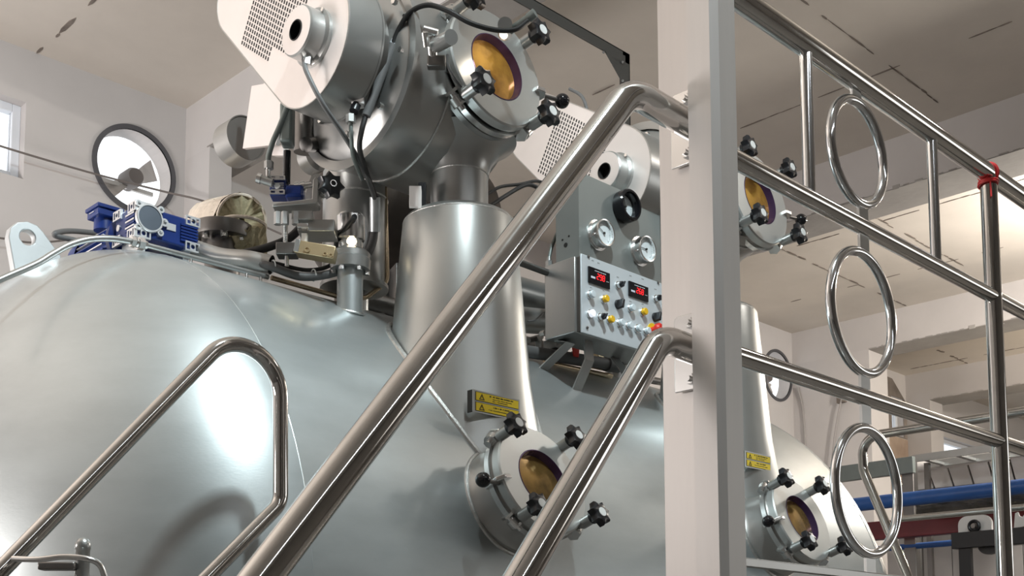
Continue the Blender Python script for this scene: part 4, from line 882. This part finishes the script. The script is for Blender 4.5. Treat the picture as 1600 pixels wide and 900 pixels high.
pipe_px('bronze_pipe', 'bronze tinted tube below the control box, upper of two', (872, 562), (962, 578), 2.66, .010, BRASSY)
pipe_px('bronze_pipe', 'bronze tinted tube below the control box, lower of two', (850, 566), (955, 588), 2.66, .009, BRASSY)
vb = thing('valve_block', 'grey valve block with bolts under the control box', 'valve', aY(868, 548, 2.66))
MB().bb(aY(849, 548, 2.66), aY(886, 532, 2.60)).build('block', SATIN, vb, bevel=.003)
for x, y in ((858, 524), (845, 522)):
    p = aY(x, y, 2.62); add_hex(MB(), p, -Yv, .010, .02).build('bolt', WHITEP if x > 850 else CHROME, vb)
MB().bb(aY(836, 546, 2.66), aY(848, 522, 2.63)).build('clamp_plate', SATIN, vb, bevel=.002)
MB().cyl(aY(826, 532, 2.66), aY(846, 526, 2.66), .010, n=16).build('stub', DARKST, vb)
MB().bb(aY(915, 562, 2.72), aY(957, 552, 2.66)).build('rear_block', BRASSB, vb, bevel=.003)
MB().bb(aY(938, 552, 2.70), aY(946, 545, 2.68)).build('white_tag', WHITEP, vb)
rv = thing('quarter_turn_lever', 'red valve lever under the control box', 'handle', aY(899, 556, 2.60))
MB().plate([(-.012, 0), (.012, 0), (.020, .05), (-.024, .05)], .006, aY(899, 558, 2.60), Xv, Zv).build('lever', RED, rv, bevel=.002)
MB().cyl(aY(897, 560, 2.62), aY(897, 550, 2.62), .012, n=16).build('stem', DARKST, rv)
pipe_px('vessel_pipe', 'dark pipe behind the lower handrail bend, right of the brackets', (985, 588), (1050, 600), 2.75, .014, DARKST)
# dark angle frame above
FY = 3.35; dfm = thing('angle_frame', 'dark painted angle steel frame with gusset above the second belt guard', 'frame', aY(980, 300, FY))
ct = aY(979, 82, FY); cl_ = aY(770, -24, FY); tk = .055
MB().bb((cl_.x - .6, FY, ct.z - tk), (ct.x + .025, FY + .008, ct.z)).bb((cl_.x - .6, FY, ct.z - .008), (ct.x + .025, FY + .06, ct.z)).build('top_angle', FRAMEM, dfm, bevel=.002)
MB().bb((ct.x - .03, FY, ves_z(FY) - .02), (ct.x + .025, FY + .008, ct.z)).bb((ct.x + .017, FY, ves_z(FY) - .02), (ct.x + .025, FY + .06, ct.z - .01)).build('upright', FRAMEM, dfm, bevel=.002)
g0, g1_, g2_ = aY(943, 79, FY), aY(975, 131, FY), aY(975, 88, FY)
MB().plate([(g0.x, g0.z), (g1_.x - .02, g1_.z), (g1_.x, g1_.z), (g2_.x, g2_.z)], .006, (0, FY - .002, 0), Xv, Zv).build('gusset', FRAMEM, dfm)
MB().bb((cl_.x - .6, FY, ves_z(FY) - .02), (cl_.x - .55, FY + .05, ct.z)).build('rear_upright', FRAMEM, dfm)
for x, y in ((973, 97), (973, 126), (943, 82)): MB().cyl(aY(x, y, FY), aY(x, y, FY - .02), .006, n=12).build('bolt', CHROME, dfm)
tube_thing('cable', 'thin dark cable curving down behind the ball lever of the high hatch', 'cable', [aX(890, 139, 3.06), aX(905, 147, 3.06), aX(913, 158, 3.06), aX(919, 180, 3.06)], .006, RUBBERG, 10)
# valve spindle at the bottom left
vl = thing('valve_spindle', 'domed steel valve spindle with curved lever at the lower left', 'valve', aD(128, 960, 2.05))
MB().lathe([(-.12, .0125), (.048, .0125), (.050, .0138), (.060, .0138), (.068, .009), (.071, .001)], aD(128, 902, 2.05), Zv, 28).build('spindle', SATIN, vl, ang=40)
MB().tube(spline([aD(20, 873, 2.02), aD(60, 874, 2.0), aD(100, 870, 2.0), aD(135, 873, 2.0), aD(155, 882, 2.01), aD(165, 905, 2.02)], 8), .0052, 14).build('lever', CHROME, vl)
MB().box(aD(92, 885, 2.04), (.065, .03, .014), MVIEW).build('lever_base', DARKST, vl, bevel=.003)
MB().cyl(aD(128, 1080, 2.05), aD(128, 900, 2.05), .03, n=20).build('valve_body', DARKST, vl)
# ================================================================== HALL BACKGROUND
for i, x in enumerate(FANX):
    f = thing('wall_fan', 'round extractor fan in the wall opening above the blue gearmotor' if i == 0 else 'far round extractor fan in the wall opening right of the post', 'fan', (x, WY - .01, FANZ - FANR))
    c = Vector((x, WY, FANZ))
    MB().lathe([(-.012, FANR - .002), (-.014, FANR + .028), (.0, FANR + .028), (.0, FANR - .002)], c, Yv, 56, caps=False).build('rim_ring', mat('fan_rim', (.10, .10, .11), .3, .5), f, ang=30)
    m0 = c + Vector((.085, .14, .03)); MB().lathe([(0, .001), (.0, .05), (.03, .062), (.13, .062), (.15, .04), (.15, .001)], m0, Yv, 32, caps=False).build('motor', mat('fan_motor', (.17, .15, .14), .2, .6), f)
    for k in range(4):
        a = R_(35 + 90 * k); e = Vector((math.cos(a), 0, math.sin(a))); t = Vector((-e.z, 0, e.x)); q = m0 + Yv * .10
        mbl = MB(); V = []
        for s_, w_, tw_ in ((.05, .03, .035), (.13, .05, .03), (.21, .065, .022)):
            V += [q + e * s_ - t * w_ + Yv * tw_, q + e * s_ + t * w_ - Yv * tw_, q + e * s_ + t * w_ - Yv * (tw_ - .002), q + e * s_ - t * w_ + Yv * (tw_ + .002)]
        mbl.add(V, [(0, 1, 2, 3), (11, 10, 9, 8)] + [(k2 * 4 + j, k2 * 4 + (j + 1) % 4, k2 * 4 + 4 + (j + 1) % 4, k2 * 4 + 4 + j) for k2 in range(2) for j in range(4)])
        if k in (0, 2) or i == 1: mbl.build('blade', mat('fan_blade', (.42, .38, .35), .4, .5), f, ang=0)
    MB().bb((x - FANR, WY + .23, FANZ - .03), (x + FANR, WY + .25, FANZ - .005)).build('mount_bar', mat('fan_bar', (.5, .47, .44), .2, .6), f)
wy = 6.12
tube_thing('wire', 'long thin wire sagging along the wall past the fan', 'wire', [aY(-60, 205, 6.4), aY(0, 228, 6.4), aY(142, 270, 6.4), aY(255, 299, 6.35), aY(307, 311, wy), aY(347, 325, wy), aY(440, 366, 5.9)], .006, mat('wire_grey', (.16, .14, .13), 0, .7), 6)
tube_thing('wire', 'thin low wire along the wall behind the lifting lug', 'wire', [aY(-60, 365, 6.4), aY(0, 372, 6.4), aY(50, 379, 6.4), aY(105, 375, 6.4), aY(170, 366, 6.4)], .006, MATS['wire_grey'], 6)
hk = aX(1314, 622, 10.84)
tube_thing('wire', 'pale cord hanging from a hook beside the far fan', 'wire', [aX(1315, 624, 10.82), aX(1309, 650, 10.82), aX(1303, 690, 10.82), aX(1299, 735, 10.82)], .010, mat('cord_grey', (.36, .34, .33), 0, .7), 6)
tag(MB().box(aX(1315, 622, 10.84), (.05, .09, .10)).build('wall_hook', CRACK), 'small dark hook plate on the far wall beside the fan', 'hook')
tube_thing('wire', 'brownish cable dropping down the far corner below the fan', 'wire', [aX(1246, 605, 10.84), aX(1254, 640, 10.85), aX(1258, 700, 10.85), aX(1260, 740, 10.85)], .010, MATS['cord_grey'], 6)
# far handrail loop
FX = 4.85; fh = thing('loop_handrail', 'far polished handrail loop beyond the lowest ring, running to the right edge', 'handrail', aX(1420, 1000, FX))
MB().tube(fillet([aX(1452, 980, FX), aX(1349, 735, FX), aX(1346, 683, FX), aX(1640, 637, FX)], [.12, .085], 12), .0205, 20).build('tube', POLISH, fh)
q0, q1 = aX(1395, 812, FX), aX(1640, 789, FX); MB().cyl(q0, q1, .014, n=16).build('mid_rail', POLISH, fh)
q0 = aX(1452, 980, FX); MB().cyl(q0, (q0.x, q0.y, FLOOR), .02, n=16).build('stanchion', POLISH, fh)
q1 = aX(1640, 637, FX); MB().cyl(q1, (q1.x, q1.y, FLOOR), .02, n=16).build('stanchion', POLISH, fh)
def ypipe(name, label, x, a, b, r, m, cat='pipe'):
    A, B_ = aX(*a, x), aX(*b, x); z = (A.z + B_.z) / 2
    return tag(MB().cyl((x, A.y, z), (x, B_.y, z), r, n=24).build(name, m), label, cat)
ypipe('blue_pipe', 'thick blue painted pipe crossing the lower right background', 8.0, (1290, 796), (1660, 751), .052, BLUEP)
ypipe('blue_pipe', 'thin dark blue pipe low down below the white pulley block', 8.72, (1290, 866), (1530, 843), .024, BLUEP)
mrb = thing('maroon_beam', 'maroon painted steel beam under the thin far rail', 'beam', aX(1450, 822, 8.4))
A, B_ = aX(1280, 835, 8.4), aX(1660, 793, 8.4); MB().bb((8.4, B_.y, A.z - .08), (8.5, A.y, A.z + .06)).build('web', REDP, mrb, bevel=.004)
lg = thing('lagged_pipe', 'dark rough lagged pipe directly below the blue pipe', 'pipe', aX(1500, 785, 8.2))
A, B_ = aX(1437, 797, 8.2), aX(1660, 772, 8.2)
mb = MB().tube([Vector((8.2, A.y + (B_.y - A.y) * k / 20, A.z)) for k in range(21)], .065, 20); rn = random.Random(2); mb.v = [tuple(Vector(p) + Vector([rn.uniform(-.009, .009) for _ in range(3)])) for p in mb.v]
mb.build('lagging', mat('dark_lagging', (.13, .12, .10), 0, .95, noise=.5, nscale=9), lg, ang=0)
# tall dark stanchion, grey flat rail and ladder tray
dk = thing('dark_stanchion', 'dark steel stanchion behind the lowest ring', 'post', aX(1417, 900, 8.7))
A, B_ = aX(1408, 722, 8.7), aX(1426, 722, 8.7); MB().bb((8.7, B_.y, FLOOR), (8.78, A.y, A.z)).build('upright', DARKST, dk, bevel=.003)
A, B_ = aX(1290, 745, 8.66), aX(1422, 722, 8.66); MB().bb((8.64, B_.y - .03, A.z - .06), (8.69, A.y, A.z + .07)).build('cross_rail', GREYP, dk, bevel=.003)
ld = thing('cable_ladder', 'grey ladder shaped cable tray above the white panels', 'tray', aX(1480, 712, 9.2))
A, B_ = aX(1424, 717, 9.2), aX(1660, 683, 9.2); L_ = [9.2, 9.55]
for x in L_: MB().bb((x, B_.y, A.z - .03), (x + .02, A.y, A.z + .03)).build('side_rail', SATIN, ld)
k = 0; y = A.y - .1
while y > B_.y: MB().bb((9.22, y - .02, A.z - .022), (9.55, y + .02, A.z + .0)).build('rung', SATIN, ld); y -= .27
for y in (A.y - .05, B_.y + .1): MB().bb((9.36, y - .02, FLOOR), (9.4, y + .02, A.z - .02)).build('hanger', DARKST, ld)
wp = thing('panel_awning', 'sloping white panelled awning at the lower right, seen from below', 'awning', aX(1500, 750, 9.6))
A, B_ = aX(1418, 735, 9.62), aX(1680, 695, 9.62); n = 8
Al = aX(1432, 770, 9.75); Bl = aX(1690, 745, 9.75)
for k in range(n):
    f0, f1 = k / n + .006, (k + 1) / n - .006
    p = [A.lerp(B_, f0), A.lerp(B_, f1), Al.lerp(Bl, f1), Al.lerp(Bl, f0)]
    MB().add(p + [q + Zv * .03 for q in p], [(3, 2, 1, 0), (4, 5, 6, 7), (0, 1, 5, 4), (1, 2, 6, 5), (2, 3, 7, 6), (3, 0, 4, 7)]).build('panel', WHITEP, wp, ang=0)
MB().add([A + Xv * .06, B_ + Xv * .06, Bl + Xv * .06, Al + Xv * .06, A + Xv * .08, B_ + Xv * .08, Bl + Xv * .08, Al + Xv * .08], [(0, 1, 2, 3), (7, 6, 5, 4), (0, 4, 5, 1), (1, 5, 6, 2), (2, 6, 7, 3), (3, 7, 4, 0)]).build('backing', DARKST, wp, ang=0)
MB().cyl(A + Zv * .02, B_ + Zv * .02, .05, n=20).build('front_roll', WHITEP, wp)
MB().tube([Al, Bl], .03, 12).build('rear_rail', DARKST, wp)
for q in (Al, Bl): MB().cyl((q.x, q.y, FLOOR), q, .04, n=14).build('support', DARKST, wp)
# pulley block on a dark bar
pb = thing('pulley_block', 'white pulley bracket with small black wheel on a dark bar', 'pulley', aX(1530, 850, 8.0))
c = aX(1526, 831, 7.9); w_ = abs(aX(1500, 831, 7.9).y - aX(1552, 831, 7.9).y)
O = fillet([Vector((-w_ / 2, -.08, 0)), Vector((w_ / 2, -.08, 0)), Vector((w_ / 2, .11, 0)), Vector((-w_ / 2, .11, 0)), Vector((-w_ / 2, -.08, 0))], .06, 6)
MB().plate([(p.x, p.y) for p in O[:-1]], .03, (c.x, c.y, c.z), -Yv, Zv).build('plate', WHITEP, pb)
cc = aX(1522, 822, 7.84); MB().torus(cc, Xv, .034, .012, 24, 8).build('wheel', BLACK, pb)
MB().cyl(cc - Xv * .02, cc + Xv * .06, .016, n=14).build('axle', DARKST, pb)
for x, y in ((1511, 815), (1511, 822), (1545, 812), (1546, 826)): MB().cyl(aX(x, y, 7.88), aX(x, y, 7.9), .008, n=10).build('bolt', DARKST, pb)
A, B_ = aX(1486, 842, 7.8), aX(1660, 833, 7.8); MB().bb((7.8, B_.y, A.z - .07), (7.88, A.y, A.z + .04)).build('bar', BLACK, pb, bevel=.004)
MB().lathe([(0, .07), (.05, .07), (.055, .055)], aX(1543, 850, 7.86), Xv, 28).build('roller', BLACK, pb)
MB().bb((7.82, B_.y + .02, FLOOR), (7.86, B_.y + .1, A.z - .06)).build('stand', BLACK, pb)
MB().bb((7.82, A.y - .12, FLOOR), (7.86, A.y - .04, A.z - .06)).build('stand', BLACK, pb)
wb = thing('white_bracket', 'white bracket with forked top at the right edge above the dark bar', 'bracket', aX(1590, 830, 7.9))
p = [aX(x, y, 7.9) for x, y in ((1584, 826), (1600, 822), (1612, 805), (1604, 800), (1597, 808), (1592, 806), (1590, 800), (1586, 802))]
MB().plate([(q.y, q.z) for q in p], .02, (7.9, 0, 0), Yv, Zv).build('plate', WHITEP, wb)
# tiled partition
TX = 9.9; A, B_ = aX(1385, 850, TX), aX(1660, 850, TX); ztop = aX(1450, 822, TX).z
tw_ = struct(MB().bb((TX + .012, B_.y - .5, FLOOR), (TX + .12, A.y, ztop)).build('wall_tiled', mat('tile_joint', (.22, .21, .2), 0, .9), ang=0))
y = A.y; zz = ztop
tile0 = None
while y > B_.y - .3:
    for k in range(2):
        o = MB().bb((TX, y - .596, zz - .596 - .6 * k), (TX + .014, y - .004, zz - .004 - .6 * k)).build('tile', TILE, tw_, ang=0, bevel=.002)
    y -= .6
